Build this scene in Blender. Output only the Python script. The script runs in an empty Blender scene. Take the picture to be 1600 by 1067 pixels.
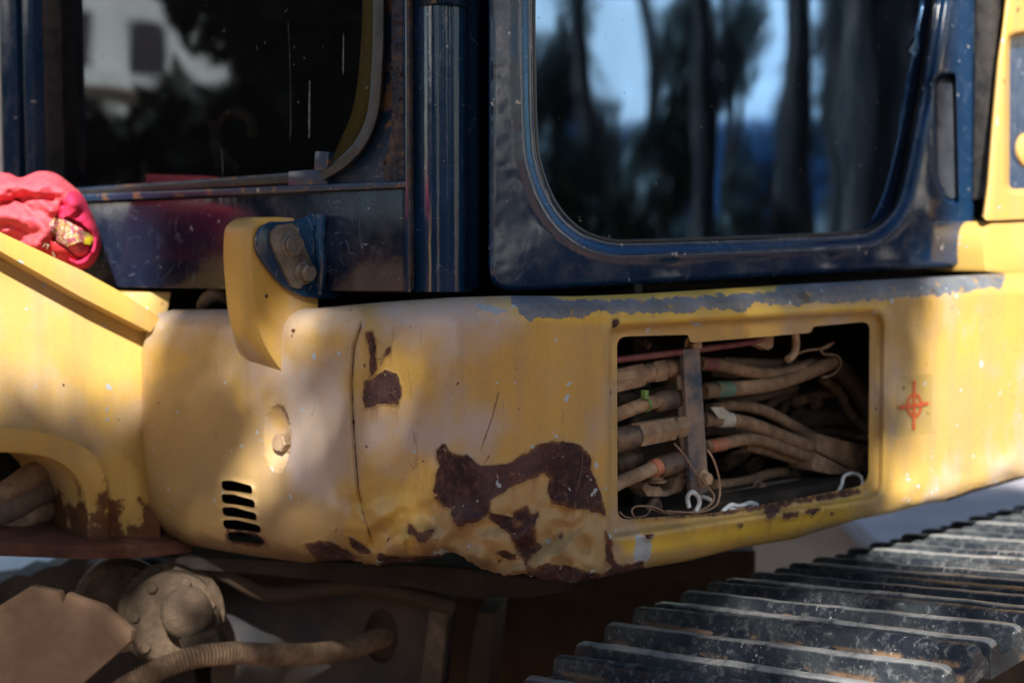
import bpy, bmesh, math, random
import numpy as np
from mathutils import Vector, Matrix, noise as mnoise
from mathutils.geometry import delaunay_2d_cdt
random.seed(7); RNG = np.random.default_rng(11)
S = bpy.context.scene; COL = S.collection
# ------------------------------------------------------------------ camera, sky, sun, exposure
CAMZ = 1.45; LENS = 55.0; FP = LENS / 36 * 1600; CX, CY = 800.0, 533.5
PITCH = math.atan((533.5 - 350) / FP)
cam = bpy.data.cameras.new('camera'); co = bpy.data.objects.new('camera', cam); COL.objects.link(co)
co.location = (0, 0, CAMZ); co.rotation_euler = (math.pi / 2 - PITCH, 0, 0)
cam.lens = LENS; cam.sensor_width = 36; cam.clip_start = 0.05; cam.clip_end = 500
cam.dof.use_dof = True; cam.dof.focus_distance = 2.03; cam.dof.aperture_fstop = 3.0
S.camera = co
ELEV = math.radians(35); SUNH = Vector((0.04, -0.999)).normalized()
LSUN = Vector((SUNH.x * math.cos(ELEV), SUNH.y * math.cos(ELEV), math.sin(ELEV)))
w = bpy.data.worlds.new('World'); S.world = w; w.use_nodes = True
nt = w.node_tree; bg = nt.nodes['Background']; sky = nt.nodes.new('ShaderNodeTexSky')
sky.sky_type = 'NISHITA'; sky.sun_disc = False; sky.sun_elevation = ELEV
sky.sun_rotation = math.atan2(LSUN.x, LSUN.y); sky.air_density = 1.2; sky.dust_density = .6
nt.links.new(sky.outputs[0], bg.inputs[0]); bg.inputs[1].default_value = 0.05
sd = bpy.data.lights.new('sun', 'SUN'); sd.energy = 5.0; sd.angle = math.radians(0.53); sd.color = (1, 0.96, 0.88)
so = bpy.data.objects.new('sun', sd); COL.objects.link(so); so.location = (-4, -6, 8)
so.rotation_euler = LSUN.to_track_quat('Z', 'Y').to_euler()
S.view_settings.view_transform = 'Standard'; S.view_settings.look = 'None'; S.view_settings.gamma = 1
S.view_settings.exposure = 1.58

# ------------------------------------------------------------------ geometry of the place: rays, walls, curves
ca, sa = math.cos(PITCH), math.sin(PITCH)
def ray(px, py):
    x = (np.asarray(px, float) - CX) / FP; v = -(np.asarray(py, float) - CY) / FP
    return x, ca + v * sa, -sa + v * ca
def W(px, py, Y):                       # point seen at px,py that stands Y metres in front of the camera
    x, y, z = ray(px, py); return Vector((float(x / y * Y), float(Y), float(CAMZ + z / y * Y)))
SD = (0.737, 0.676); FD = (0.766, -0.643)   # run of the machine's side wall, of its front wall
def plane(x, y, d): return (x, y, d[0], d[1])
def off(p, o):                          # the parallel wall o metres deeper inside
    return (p[0] - p[3] * o, p[1] + p[2] * o, p[2], p[3])
def hit(px, py, p, o=0.0):
    x, y, z = ray(px, py); nx, ny = p[3], -p[2]
    c = p[0] * nx + p[1] * ny - o
    k = c / (x * nx + y * ny)
    return np.stack([x * k, y * k, CAMZ + z * k], -1)
def H(px, py, p, o=0.0): return Vector([float(v) for v in hit(px, py, p, o)])
def nrm(p): return Vector((p[3], -p[2], 0))
PSIDE = plane(0.0818, 2.0, SD)          # side skirt of the machine
DOOR = off(PSIDE, 0.115)
_x = float(ray(632, 300)[0] / ray(632, 300)[1]) * 2.15
FRONT = plane(_x, 2.15, FD)
BRK = plane(-0.576, 2.45, SD)
HOOK = plane(-0.146 * 2.215, 2.215, SD)

def catmull(pts, n=8, closed=False):
    P = [np.array(p, float) for p in pts]; out = []; m = len(P)
    for i in range(m if closed else m - 1):
        if closed: a, b, c, d = P[i - 1], P[i], P[(i + 1) % m], P[(i + 2) % m]
        else: a, b, c, d = P[max(i - 1, 0)], P[i], P[i + 1], P[min(i + 2, m - 1)]
        for k in range(n):
            t = k / n
            out.append(0.5 * ((2 * b) + (c - a) * t + (2 * a - 5 * b + 4 * c - d) * t * t + (3 * b - a - 3 * c + d) * t ** 3))
    if not closed: out.append(P[-1])
    return np.array(out)
def roundpoly(pts, r, n=5):             # corners of a polygon rounded off
    out = []; m = len(pts)
    if not hasattr(r, '__len__'): r = [r] * m
    for i in range(m):
        p = np.array(pts[i], float); a = np.array(pts[i - 1], float); b = np.array(pts[(i + 1) % m], float)
        la, lb = np.linalg.norm(a - p), np.linalg.norm(b - p); q = min(r[i], la * .48, lb * .48)
        if q < 0.3: out.append(p); continue
        s, e = p + (a - p) / la * q, p + (b - p) / lb * q
        for k in range(n + 1):
            t = k / n; out.append((1 - t) ** 2 * s + 2 * t * (1 - t) * p + t * t * e)
    return np.array(out)
def resample(pts, step, closed=True):
    P = np.array(pts, float)
    if closed: P = np.vstack([P, P[:1]])
    seg = np.linalg.norm(np.diff(P, axis=0), axis=1); keep = np.r_[True, seg > 1e-6]; P = P[keep]
    s = np.r_[0, np.cumsum(np.linalg.norm(np.diff(P, axis=0), axis=1))]
    n = max(3, int(round(s[-1] / step))); q = np.linspace(0, s[-1], n + 1)
    R = np.stack([np.interp(q, s, P[:, i]) for i in range(P.shape[1])], -1)
    return R[:-1] if closed else R
def sdf(x, y, poly, closed=True):       # signed distance to a polygon (negative inside)
    P = np.array(poly, float); m = len(P); d = np.full(x.shape, 1e18); ins = np.zeros(x.shape, bool)
    for i in range(m if closed else m - 1):
        a, b = P[i], P[(i + 1) % m]; e = b - a; l = max(e @ e, 1e-12)
        t = np.clip(((x - a[0]) * e[0] + (y - a[1]) * e[1]) / l, 0, 1)
        d = np.minimum(d, (x - a[0] - t * e[0]) ** 2 + (y - a[1] - t * e[1]) ** 2)
        if closed and a[1] != b[1]:
            c = ((a[1] > y) != (b[1] > y)) & (x < (b[0] - a[0]) * (y - a[1]) / (b[1] - a[1]) + a[0]); ins ^= c
    d = np.sqrt(d); return np.where(ins, -d, d) if closed else d
def sstep(a, b, x):
    t = np.clip((x - a) / (b - a), 0, 1); return t * t * (3 - 2 * t)
def vnoise(x, y, s, z=0.0): return np.array([mnoise.noise(Vector((a / s, b / s, z))) for a, b in zip(np.ravel(x), np.ravel(y))]).reshape(np.shape(x))

# ------------------------------------------------------------------ objects
def link(o, parent=None):
    COL.objects.link(o)
    if parent is not None:
        o.parent = parent
        t = Vector((0, 0, 0)); q = parent
        while q is not None: t += q.location; q = q.parent
        if parent.type == 'EMPTY': o.matrix_parent_inverse = Matrix.Translation(-t)
    return o
def thing(name, label, cat, loc=(0, 0, 0), group=None):
    o = bpy.data.objects.new(name, None); COL.objects.link(o); o.location = loc; o.empty_display_size = .1
    o['label'] = label; o['category'] = cat
    if group: o['group'] = group
    return o
def mobj(name, verts, faces, mat, parent=None, smooth=35, label=None, attrs=None, bevel=0):
    me = bpy.data.meshes.new(name); me.from_pydata([tuple(v) for v in verts], [], faces); me.update()
    if bevel:
        bm = bmesh.new(); bm.from_mesh(me); bmesh.ops.recalc_face_normals(bm, faces=bm.faces)
        ed = [e for e in bm.edges if len(e.link_faces) == 2 and e.calc_face_angle(0) > math.radians(40)]
        bmesh.ops.bevel(bm, geom=ed, offset=bevel, segments=2, affect='EDGES', profile=.6, clamp_overlap=True)
        bm.to_mesh(me); bm.free()
    if attrs:
        for k, v in attrs.items():
            a = me.attributes.new(k, 'FLOAT', 'POINT'); a.data.foreach_set('value', np.asarray(v, np.float32))
    if smooth:
        me.shade_smooth(); me.set_sharp_from_angle(angle=math.radians(smooth))
    me.materials.append(mat)
    o = bpy.data.objects.new(name, me); link(o, parent)
    if label: o['label'] = label
    return o
class MB:
    def __init__(s): s.v = []; s.f = []
    def add(s, v, f):
        n = len(s.v); s.v += [tuple(p) for p in v]; s.f += [tuple(i + n for i in q) for q in f]; return s
    def prism(s, pts, vec):             # outline of 3D points swept along vec
        m = len(pts); vec = Vector(vec); v = [Vector(p) for p in pts] + [Vector(p) + vec for p in pts]
        f = [tuple(range(m)), tuple(range(2 * m - 1, m - 1, -1))] + [(i, i + m, (i + 1) % m + m, (i + 1) % m) for i in range(m)]
        return s.add(v, f)
    def box(s, c, ax, ay, az):          # centre and three half axes
        c = Vector(c); ax, ay, az = Vector(ax), Vector(ay), Vector(az); v = []
        for k in (-1, 1):
            for a, b in ((-1, -1), (1, -1), (1, 1), (-1, 1)): v.append(c + ax * a + ay * b + az * k)
        return s.add(v, [(3, 2, 1, 0), (4, 5, 6, 7), (0, 1, 5, 4), (1, 2, 6, 5), (2, 3, 7, 6), (3, 0, 4, 7)])
    def tube(s, pts, r, seg=12, cap=True, n=6, smooth=True, ripple=None):
        P = [Vector(p) for p in (catmull(pts, n) if smooth and len(pts) > 2 else pts)]; m = len(P)
        R = list(r) if hasattr(r, '__len__') else [r] * m
        if len(R) != m: R = list(np.interp(np.linspace(0, 1, m), np.linspace(0, 1, len(R)), R))
        t = (P[1] - P[0]).normalized(); u = t.orthogonal().normalized(); v = []; f = []
        for i in range(m):
            t2 = (P[min(i + 1, m - 1)] - P[max(i - 1, 0)]).normalized()
            q = t.rotation_difference(t2); u = (q @ u).normalized(); t = t2; b = t.cross(u)
            rr = R[i] * (ripple(i) if ripple else 1)
            for k in range(seg):
                a = 2 * math.pi * k / seg; v.append(P[i] + (u * math.cos(a) + b * math.sin(a)) * rr)
        for i in range(m - 1):
            for k in range(seg): f.append((i * seg + k, i * seg + (k + 1) % seg, (i + 1) * seg + (k + 1) % seg, (i + 1) * seg + k))
        if cap: f.append(tuple(range(seg - 1, -1, -1))); f.append(tuple((m - 1) * seg + k for k in range(seg)))
        return s.add(v, f)
    def lathe(s, c, ax, prof, seg=24, ph=0):   # prof: (distance along the axis, radius)
        c = Vector(c); ax = Vector(ax).normalized(); u = ax.orthogonal().normalized(); b = ax.cross(u); v = []; f = []
        for h, r in prof:
            for k in range(seg):
                a = 2 * math.pi * k / seg + ph; v.append(c + ax * h + (u * math.cos(a) + b * math.sin(a)) * max(r, 1e-5))
        m = len(prof)
        for i in range(m - 1):
            for k in range(seg): f.append((i * seg + k, i * seg + (k + 1) % seg, (i + 1) * seg + (k + 1) % seg, (i + 1) * seg + k))
        f.append(tuple(range(seg - 1, -1, -1))); f.append(tuple((m - 1) * seg + k for k in range(seg)))
        return s.add(v, f)
    def make(s, name, mat, parent=None, smooth=35, label=None, bevel=0): return mobj(name, s.v, s.f, mat, parent, smooth, label, None, bevel)
def hexbolt(mb, c, ax, r, h, washer=True, ph=.3):
    if washer: mb.lathe(c, ax, [(0, r * 1.35), (h * .18, r * 1.35), (h * .2, r * 1.28)], 20)
    mb.lathe(c, ax, [(h * .15, r), (h * .9, r), (h, r * .86)], 6, ph)
    mb.lathe(c, ax, [(h * .9, r * .82), (h * 1.02, r * .8), (h * 1.03, r * .5)], 18)
def sheet(name, outer, holes, fmap, step, mat, parent=None, rim=0.0, attrs=None, label=None, bstep=None, smooth=50, rings=(), extra=()):
    """a formed sheet: 2D outline with holes, filled with a dense net, shaped by fmap(x, y, extra_depth)"""
    loops = [resample(outer, bstep or step * .8)] + [resample(h, bstep or step * .8) for h in holes]
    pts = []; edges = []
    for L in loops:
        n = len(pts); m = len(L); pts += [tuple(p) for p in L]; edges += [(n + i, n + (i + 1) % m) for i in range(m)]
    nb = len(pts)
    A = np.array(loops[0]); gx, gy = np.meshgrid(np.arange(A[:, 0].min(), A[:, 0].max(), step), np.arange(A[:, 1].min(), A[:, 1].max(), step * .9))
    gx = gx + (np.arange(gx.shape[0]) % 2)[:, None] * step * .5
    gx, gy = gx.ravel(), gy.ravel(); ok = sdf(gx, gy, loops[0]) < -step * .55
    for L in loops[1:]: ok &= sdf(gx, gy, L) > step * .55
    gx, gy = gx[ok], gy[ok]; ex = []
    for L in loops if rings else ():
        t = np.roll(L, -1, 0) - np.roll(L, 1, 0); nr_ = np.stack([-t[:, 1], t[:, 0]], -1); nr_ /= np.maximum(np.linalg.norm(nr_, axis=1), 1e-9)[:, None]
        for r_ in rings:
            for sg in (1, -1): ex.append(np.c_[L + nr_ * r_ * sg, np.full(len(L), r_)])
    if ex:
        ex = np.vstack(ex); dm = -sdf(ex[:, 0], ex[:, 1], loops[0])
        for L in loops[1:]: dm = np.minimum(dm, sdf(ex[:, 0], ex[:, 1], L))
        ex = ex[dm > ex[:, 2] * .93]; dm = -sdf(gx, gy, loops[0])
        for L in loops[1:]: dm = np.minimum(dm, sdf(gx, gy, L))
        k_ = dm > rings[-1] + step * .4; gx, gy = gx[k_], gy[k_]; pts += [(a, b) for a, b, _ in ex]
    for L in extra:
        L = resample(L, 2.5, False); d_ = np.full(len(gx), 1e9); d_ = sdf(gx, gy, L, False); k_ = d_ > 8.5; gx, gy = gx[k_], gy[k_]
        t = np.gradient(L, axis=0); nr_ = np.stack([-t[:, 1], t[:, 0]], -1); nr_ /= np.maximum(np.linalg.norm(nr_, axis=1), 1e-9)[:, None]
        for r_ in (-7.5, -5, -2.2, 0, 2.2, 5): pts += [tuple(p) for p in L + nr_ * r_]
    pts += list(zip(gx, gy))
    v2, _, f2, *_ = delaunay_2d_cdt([Vector(p) for p in pts], edges, [], 0, 1e-4, False)
    V = np.array([tuple(v) for v in v2]); F = np.array([tuple(f) for f in f2]); c = V[F].mean(1)
    keep = sdf(c[:, 0], c[:, 1], loops[0]) < 0
    for L in loops[1:]: keep &= sdf(c[:, 0], c[:, 1], L) > 0
    F = F[keep][:, ::-1]; P = fmap(V[:, 0], V[:, 1], 0.0); X, Y = V[:, 0], V[:, 1]; faces = [tuple(f) for f in F]
    if rim:
        cnt = {}
        for f in faces:
            for i in range(3):
                a, b = f[i], f[(i + 1) % 3]; cnt[(a, b)] = 1
        bd = [e for e in cnt if (e[1], e[0]) not in cnt]
        ids = sorted({i for e in bd for i in e}); mp = {}; n0 = len(P); NEW = []
        for lv, dd in enumerate((rim * .12, rim)):
            Q = fmap(V[ids, 0], V[ids, 1], dd); mp[lv] = {i: n0 + lv * len(ids) + k for k, i in enumerate(ids)}; NEW.append(Q)
        P = np.vstack([P] + NEW); X = np.r_[X, X[ids], X[ids]]; Y = np.r_[Y, Y[ids], Y[ids]]
        for a, b in bd:
            faces.append((b, a, mp[0][a], mp[0][b])); faces.append((mp[0][b], mp[0][a], mp[1][a], mp[1][b]))
    at = attrs(X, Y) if attrs else None
    return mobj(name, P, faces, mat, parent, smooth, label, at)

# ------------------------------------------------------------------ materials
class NT:
    def __init__(s, name):
        s.m = bpy.data.materials.new(name); s.m.use_nodes = True; s.t = s.m.node_tree; s.b = s.t.nodes['Principled BSDF']
        s.tc = s.n('TexCoord').outputs['Object']
    def n(s, k): return s.t.nodes.new('ShaderNode' + k)
    def l(s, a, b):
        if isinstance(a, (int, float)): b.default_value = a
        elif isinstance(a, tuple): b.default_value = (a + (1,)) if len(b.default_value) == 4 and len(a) == 3 else a
        else: s.t.links.new(a, b)
    def noise(s, scale, detail=4, rough=.55, stretch=None, dist=0):
        x = s.n('TexNoise'); x.inputs['Scale'].default_value = scale; x.inputs['Detail'].default_value = detail
        x.inputs['Roughness'].default_value = rough; x.inputs['Distortion'].default_value = dist
        if stretch:
            mp = s.n('Mapping'); mp.inputs['Scale'].default_value = stretch; s.l(s.tc, mp.inputs[0]); s.l(mp.outputs[0], x.inputs[0])
        else: s.l(s.tc, x.inputs[0])
        return x.outputs[0]
    def vor(s, scale, feat='F1', out=0):
        x = s.n('TexVoronoi'); x.feature = feat; x.inputs['Scale'].default_value = scale; s.l(s.tc, x.inputs['Vector']); return x.outputs[out]
    def ramp(s, f, a, b, lo=0., hi=1.):
        x = s.n('MapRange'); x.interpolation_type = 'SMOOTHSTEP'; s.l(f, x.inputs[0])
        for i, v in enumerate((a, b, lo, hi)): x.inputs[i + 1].default_value = v
        return x.outputs[0]
    def mix(s, f, a, b):
        x = s.n('Mix'); x.data_type = 'RGBA'; s.l(f, x.inputs[0]); s.l(a, x.inputs[6]); s.l(b, x.inputs[7]); return x.outputs[2]
    def mth(s, op, a, b=0., c=None):
        x = s.n('Math'); x.operation = op; s.l(a, x.inputs[0]); s.l(b, x.inputs[1])
        if c is not None: s.l(c, x.inputs[2])
        return x.outputs[0]
    def attr(s, name):
        x = s.n('Attribute'); x.attribute_name = name; return x.outputs['Fac']
    def lines(s, scale, wd, stretch=None, mask=.5, dist=.4):   # hair scratches along the contours of a noise
        a = s.ramp(s.mth('ABSOLUTE', s.mth('SUBTRACT', s.noise(scale, 1, .4, stretch, dist), .5)), wd, wd * .3)
        return s.mth('MULTIPLY', a, s.ramp(s.noise(scale * 1.7, 3), mask, mask + .12))
    def bump(s, h, dist, strength=1., nm=None):
        x = s.n('Bump'); x.inputs['Strength'].default_value = strength; x.inputs['Distance'].default_value = dist
        s.l(h, x.inputs['Height'])
        if nm is not None: s.l(nm, x.inputs['Normal'])
        return x.outputs[0]
    def out(s, col, rough=.5, metal=0., nm=None, spec=.5, coat=0.):
        s.l(col, s.b.inputs['Base Color']); s.l(rough, s.b.inputs['Roughness']); s.l(metal, s.b.inputs['Metallic'])
        s.l(spec, s.b.inputs['Specular IOR Level']); s.b.inputs['Coat Weight'].default_value = coat; s.b.inputs['Coat Roughness'].default_value = .12
        if nm is not None: s.l(nm, s.b.inputs['Normal'])
        return s.m
YEL = (.50, .30, .065); YSAT = (.60, .36, .015); TAN = (.39, .255, .085); MAU_SKY = (.35, .305, .335)  # mauve: dust tone with sky reflection put into the colour
RUSTD = (.045, .018, .014); RUSTO = (.19, .075, .025)
def yellow_core(N, dusty=.5, base=YEL):
    big = N.noise(4.2, 3, .55); streak = N.noise(26, 3, .55, (1, 1, .10)); fine = N.noise(160, 3)
    f1 = N.ramp(big, .38, .66); c = N.mix(N.mth('MULTIPLY', f1, dusty + .25), base, TAN)
    f2 = N.ramp(N.noise(7.5, 4, .6, (1, 1, .8)), .48, .70); c = N.mix(N.mth('MULTIPLY', f2, dusty * .9), c, MAU_SKY)
    c = N.mix(N.mth('MULTIPLY', N.ramp(streak, .45, .72), .5), c, (.36, .235, .11)); c = N.mix(N.mth('MULTIPLY', N.ramp(N.noise(70, 4, .6, (1, 1, .05)), .52, .74), .14), c, (.27, .175, .09))
    c = N.mix(N.mth('MULTIPLY', N.ramp(fine, .35, .75), .22), c, (.30, .20, .10))
    return c, big, fine
def m_yellow(name, dusty=.45, rust=0., edge=.63, low=False, base=YEL):
    N = NT(name); c, big, fine = yellow_core(N, dusty, base)
    chip = N.ramp(N.noise(55, 2, .4), .735, .75); c = N.mix(chip, c, (.30, .34, .38))
    spot = N.ramp(N.noise(38, 3, .5), .745, .76); c = N.mix(spot, c, RUSTD)
    if rust:
        g = N.n('SeparateXYZ'); N.l(N.tc, g.inputs[0])
        zz_ = N.ramp(g.outputs[2], .965, 1.12, .22, -.10) if low else 0.
        r = N.ramp(N.mth('ADD', N.noise(18, 6, .65), zz_), edge, edge + .06); c = N.mix(r, c, N.mix(N.noise(60, 4), RUSTD, RUSTO))
    h = N.noise(210, 3); return N.out(c, N.ramp(big, .3, .7, .34, .58), 0, N.bump(h, .0006, .5), .4)
def m_panel():
    N = NT('worn_yellow_paint'); c, big, fine = yellow_core(N, .62)
    n1 = N.mth('SUBTRACT', N.noise(70, 5, .62), .5); n2 = N.mth('SUBTRACT', N.noise(20, 3, .5), .5)
    wob = N.mth('ADD', N.mth('MULTIPLY', n1, 22.), N.mth('MULTIPLY', n2, 14.))
    fresh = N.ramp(N.mth('ADD', N.attr('fresh'), N.mth('MULTIPLY', n2, 22.)), 8, -8)
    c = N.mix(N.mth('MULTIPLY', fresh, .9), c, N.mix(N.noise(30, 4), YSAT, (.55, .36, .06)))
    sheenf = N.ramp(N.mth('ADD', N.attr('sheen_dust'), N.mth('MULTIPLY', n2, 110.)), 40, -40)  # sky sheen and dust mixed into the paint colour
    c = N.mix(N.mth('MULTIPLY', sheenf, .75), c, N.mix(N.noise(9, 2), (.42, .38, .45), (.43, .34, .25)))
    tan = N.ramp(N.mth('ADD', N.attr('dust'), N.mth('MULTIPLY', n2, 60.)), 12, -12)
    c = N.mix(N.mth('MULTIPLY', tan, .8), c, N.mix(N.noise(35, 5), (.39, .25, .09), (.33, .22, .115)))
    dirt = N.ramp(N.mth('ADD', N.attr('edge'), N.mth('MULTIPLY', N.noise(24, 5, .6), 60.)), 62, 28)
    c = N.mix(N.mth('MULTIPLY', dirt, .75), c, N.mix(N.noise(80, 4), (.17, .10, .05), (.10, .06, .035)))
    st = N.mth('ADD', N.attr('strip'), N.mth('MULTIPLY', wob, 1.1)); stf = N.ramp(st, .8, -.8)
    stc = N.mix(N.noise(120, 5, .7), (.035, .042, .055), (.17, .18, .20))
    stc = N.mix(N.mth('MULTIPLY', N.ramp(N.noise(10, 4, .6), .45, .65), .6), stc, (.20, .22, .25)); stc = N.mix(N.ramp(N.noise(14, 5, .6), .60, .66), stc, (.05, .035, .03)); stc = N.mix(N.ramp(N.noise(45, 4), .6, .68), stc, (.26, .17, .07)); c = N.mix(stf, c, stc)
    pr = N.mth('ADD', N.attr('primer'), N.mth('MULTIPLY', wob, .8)); prf = N.ramp(pr, .6, -.6)
    c = N.mix(prf, c, N.mix(N.noise(90, 4), (.36, .40, .43), (.25, .27, .30)))
    r = N.mth('ADD', N.attr('rust'), N.mth('MULTIPLY', wob, .6)); rf = N.ramp(r, .5, -.5)
    halo = N.ramp(r, 5, 0); c = N.mix(N.mth('MULTIPLY', halo, .45), c, (.30, .17, .07))
    rc = N.mix(N.ramp(N.noise(95, 6, .7), .42, .70), (.030, .013, .016), (.095, .040, .032))
    rc = N.mix(N.mth('MULTIPLY', N.ramp(N.noise(11, 4, .6), .42, .68), .65), rc, (.125, .07, .066)); rc = N.mix(N.ramp(N.noise(55, 5, .7), .60, .70), rc, (.19, .085, .04))
    rc = N.mix(N.mth('MULTIPLY', N.ramp(r, -7, 0), N.ramp(N.noise(40, 5, .7), .42, .62)), rc, (.17, .075, .035)); rc = N.mix(N.ramp(N.noise(140, 3, .5), .70, .72), rc, (.40, .30, .20)); c = N.mix(rf, c, rc)
    cr = N.mth('ADD', N.attr('crack'), N.mth('MULTIPLY', n1, 5.)); crf = N.ramp(cr, 1.0, -.1); c = N.mix(N.mth('MULTIPLY', crf, .75), c, (.13, .07, .035))
    chip = N.ramp(N.noise(62, 2, .4), .722, .732); c = N.mix(chip, c, (.36, .41, .46))
    sp = N.ramp(N.noise(47, 3, .5), .725, .74); c = N.mix(sp, c, (.07, .03, .02))
    scr = N.ramp(N.noise(30, 3, .6, (3, 3, .25), .6), .70, .72); c = N.mix(N.mth('MULTIPLY', scr, .5), c, (.22, .14, .07))
    hs_ = N.mth('MAXIMUM', N.lines(9, .004, None, .52, 1.5), N.lines(16, .005, (1, 1, .3), .5, .8)); c = N.mix(N.mth('MULTIPLY', hs_, .55), c, (.24, .16, .09))
    rn = N.mth('MULTIPLY', N.ramp(N.attr('run'), 16, -14), N.ramp(N.noise(55, 4, .6, (1, 1, .08)), .46, .70)); c = N.mix(N.mth('MULTIPLY', N.mth('MULTIPLY', rn, N.ramp(r, -.5, 1.)), .7), c, (.25, .115, .04))
    grit = N.ramp(N.noise(260, 4, .7), .60, .74); c = N.mix(N.mth('MULTIPLY', grit, .35), c, (.20, .13, .07))
    ro = N.ramp(big, .3, .7, .33, .52); ro = N.mth('ADD', ro, N.mth('MULTIPLY', rf, .3)); ro = N.mth('ADD', ro, N.mth('MULTIPLY', tan, .1))
    low = N.mth('MULTIPLY', N.ramp(r, 1.3, -1.3), -1.); low2 = N.mth('MULTIPLY', stf, -.35)
    lip = N.mth('MULTIPLY', N.mth('MULTIPLY', N.ramp(r, 6, 1.2), N.ramp(r, .8, 1.4)), .9)
    h = N.mth('ADD', N.mth('ADD', low, low2), lip)
    h = N.mth('ADD', h, N.mth('MULTIPLY', N.mth('MULTIPLY', rf, N.noise(110, 6, .75)), 2.4)); h = N.mth('SUBTRACT', h, crf)
    h = N.mth('ADD', h, N.mth('MULTIPLY', fine, .12)); h = N.mth('ADD', h, N.mth('MULTIPLY', N.noise(60, 3), .15))
    return N.out(c, ro, 0, N.bump(h, .0013), N.mth('SUBTRACT', .5, N.mth('MULTIPLY', rf, .3)))
def m_navy(name='navy_paint', worn=.3, ro=(.12, .30), rust=.0, base=((.004, .020, .055), (.007, .031, .080))):
    N = NT(name); big = N.noise(6, 4); c = N.mix(big, *base)
    d = N.ramp(N.noise(14, 6, .65, (1, 1, .5)), .52, .80); c = N.mix(N.mth('MULTIPLY', d, worn), c, (.07, .065, .068))
    sc = N.ramp(N.noise(55, 3, .6, (2.5, 2.5, .25), 1.5), .70, .715); sc2 = N.ramp(N.noise(70, 2, .5, (.3, .3, 1.5), 2.5), .705, .715)
    c = N.mix(N.mth('MULTIPLY', N.mth('MAXIMUM', sc, sc2), .35), c, (.16, .19, .25))
    c = N.mix(N.mth('MULTIPLY', N.mth('MAXIMUM', N.lines(12, .005, None, .5, 2.), N.lines(22, .006, (1, 1, .4), .48, 1.)), .4), c, (.15, .17, .22))
    sp = N.ramp(N.noise(75, 2, .4), .745, .752); c = N.mix(sp, c, (.30, .29, .28))
    if rust:
        r = N.ramp(N.noise(22, 6, .7), .66 - rust * .2, .72 - rust * .2); c = N.mix(r, c, N.mix(N.noise(70, 4), (.10, .05, .03), (.22, .13, .07)))
    h = N.mth('ADD', N.mth('MULTIPLY', N.noise(34, 2, .4), 1.), N.mth('MULTIPLY', N.noise(150, 2), .18))
    return N.out(c, N.ramp(N.noise(18, 5), .3, .7, ro[0], ro[1]), 0, N.bump(h, .0014, .55), .5, .22)
def m_plain(name, a, b, sc=40, ro=.6, metal=0., bump=.0006, dust=None, df=.5, spec=.4, det=5):
    N = NT(name); n = N.noise(sc, det, .6); c = N.mix(N.ramp(n, .32, .68), a, b)
    if dust: c = N.mix(N.mth('MULTIPLY', N.ramp(N.noise(sc * .35, 5, .65), .35, .62), df), c, dust)
    return N.out(c, ro, metal, N.bump(N.noise(sc * 3, 4, .6), bump), spec)
def m_glass(name, tint, rough=.025, gain=1.6, aniso=0., tint2=(.40, .66, 1, 1)):
    N = NT(name); t = N.t; fr = N.n('Fresnel'); fr.inputs[0].default_value = 1.55
    tr = N.n('BsdfTransparent'); tr.inputs[0].default_value = tint + (1,)
    gl = N.n('BsdfGlossy'); gl.inputs['Roughness'].default_value = rough; gl.inputs[0].default_value = tint2
    df = N.n('BsdfDiffuse'); N.l(N.mix(N.noise(20, 3), (.16, .17, .18), (.30, .27, .23)), df.inputs[0])
    mx = N.n('MixShader'); N.l(N.mth('MINIMUM', N.mth('MULTIPLY', fr.outputs[0], gain), 1.), mx.inputs[0]); N.l(tr.outputs[0], mx.inputs[1]); N.l(gl.outputs[0], mx.inputs[2])
    sp = N.ramp(N.noise(120, 2, .4), .745, .755); sm = N.mth('MULTIPLY', N.ramp(N.noise(9, 6, .7, (1, 1, .6)), .62, .8), .10)
    dustf = N.mth('MAXIMUM', N.mth('MULTIPLY', sp, .45), N.mth('ADD', sm, .012))
    scr = N.mth('MULTIPLY', N.ramp(N.noise(30, 2, .5, (2., 2., .12), 1.2), .735, .742), .3); dustf = N.mth('MAXIMUM', dustf, scr)
    m2 = N.n('MixShader'); N.l(dustf, m2.inputs[0]); N.l(mx.outputs[0], m2.inputs[1]); N.l(df.outputs[0], m2.inputs[2])
    N.l(N.bump(N.noise(2.2, 2), .004, .5), gl.inputs['Normal'])
    tg_ = N.n('Tangent'); tg_.direction_type = 'RADIAL'; tg_.axis = 'Z'; N.l(tg_.outputs[0], gl.inputs['Tangent']); gl.inputs['Anisotropy'].default_value = aniso
    N.l(m2.outputs[0], t.nodes['Material Output'].inputs[0]); return N.m
def m_film():
    N = NT('clear_sticker'); N.out(N.mix(N.noise(20, 3), (.40, .34, .10), (.46, .38, .13)), .35); N.b.inputs['Alpha'].default_value = .22; return N.m
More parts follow.
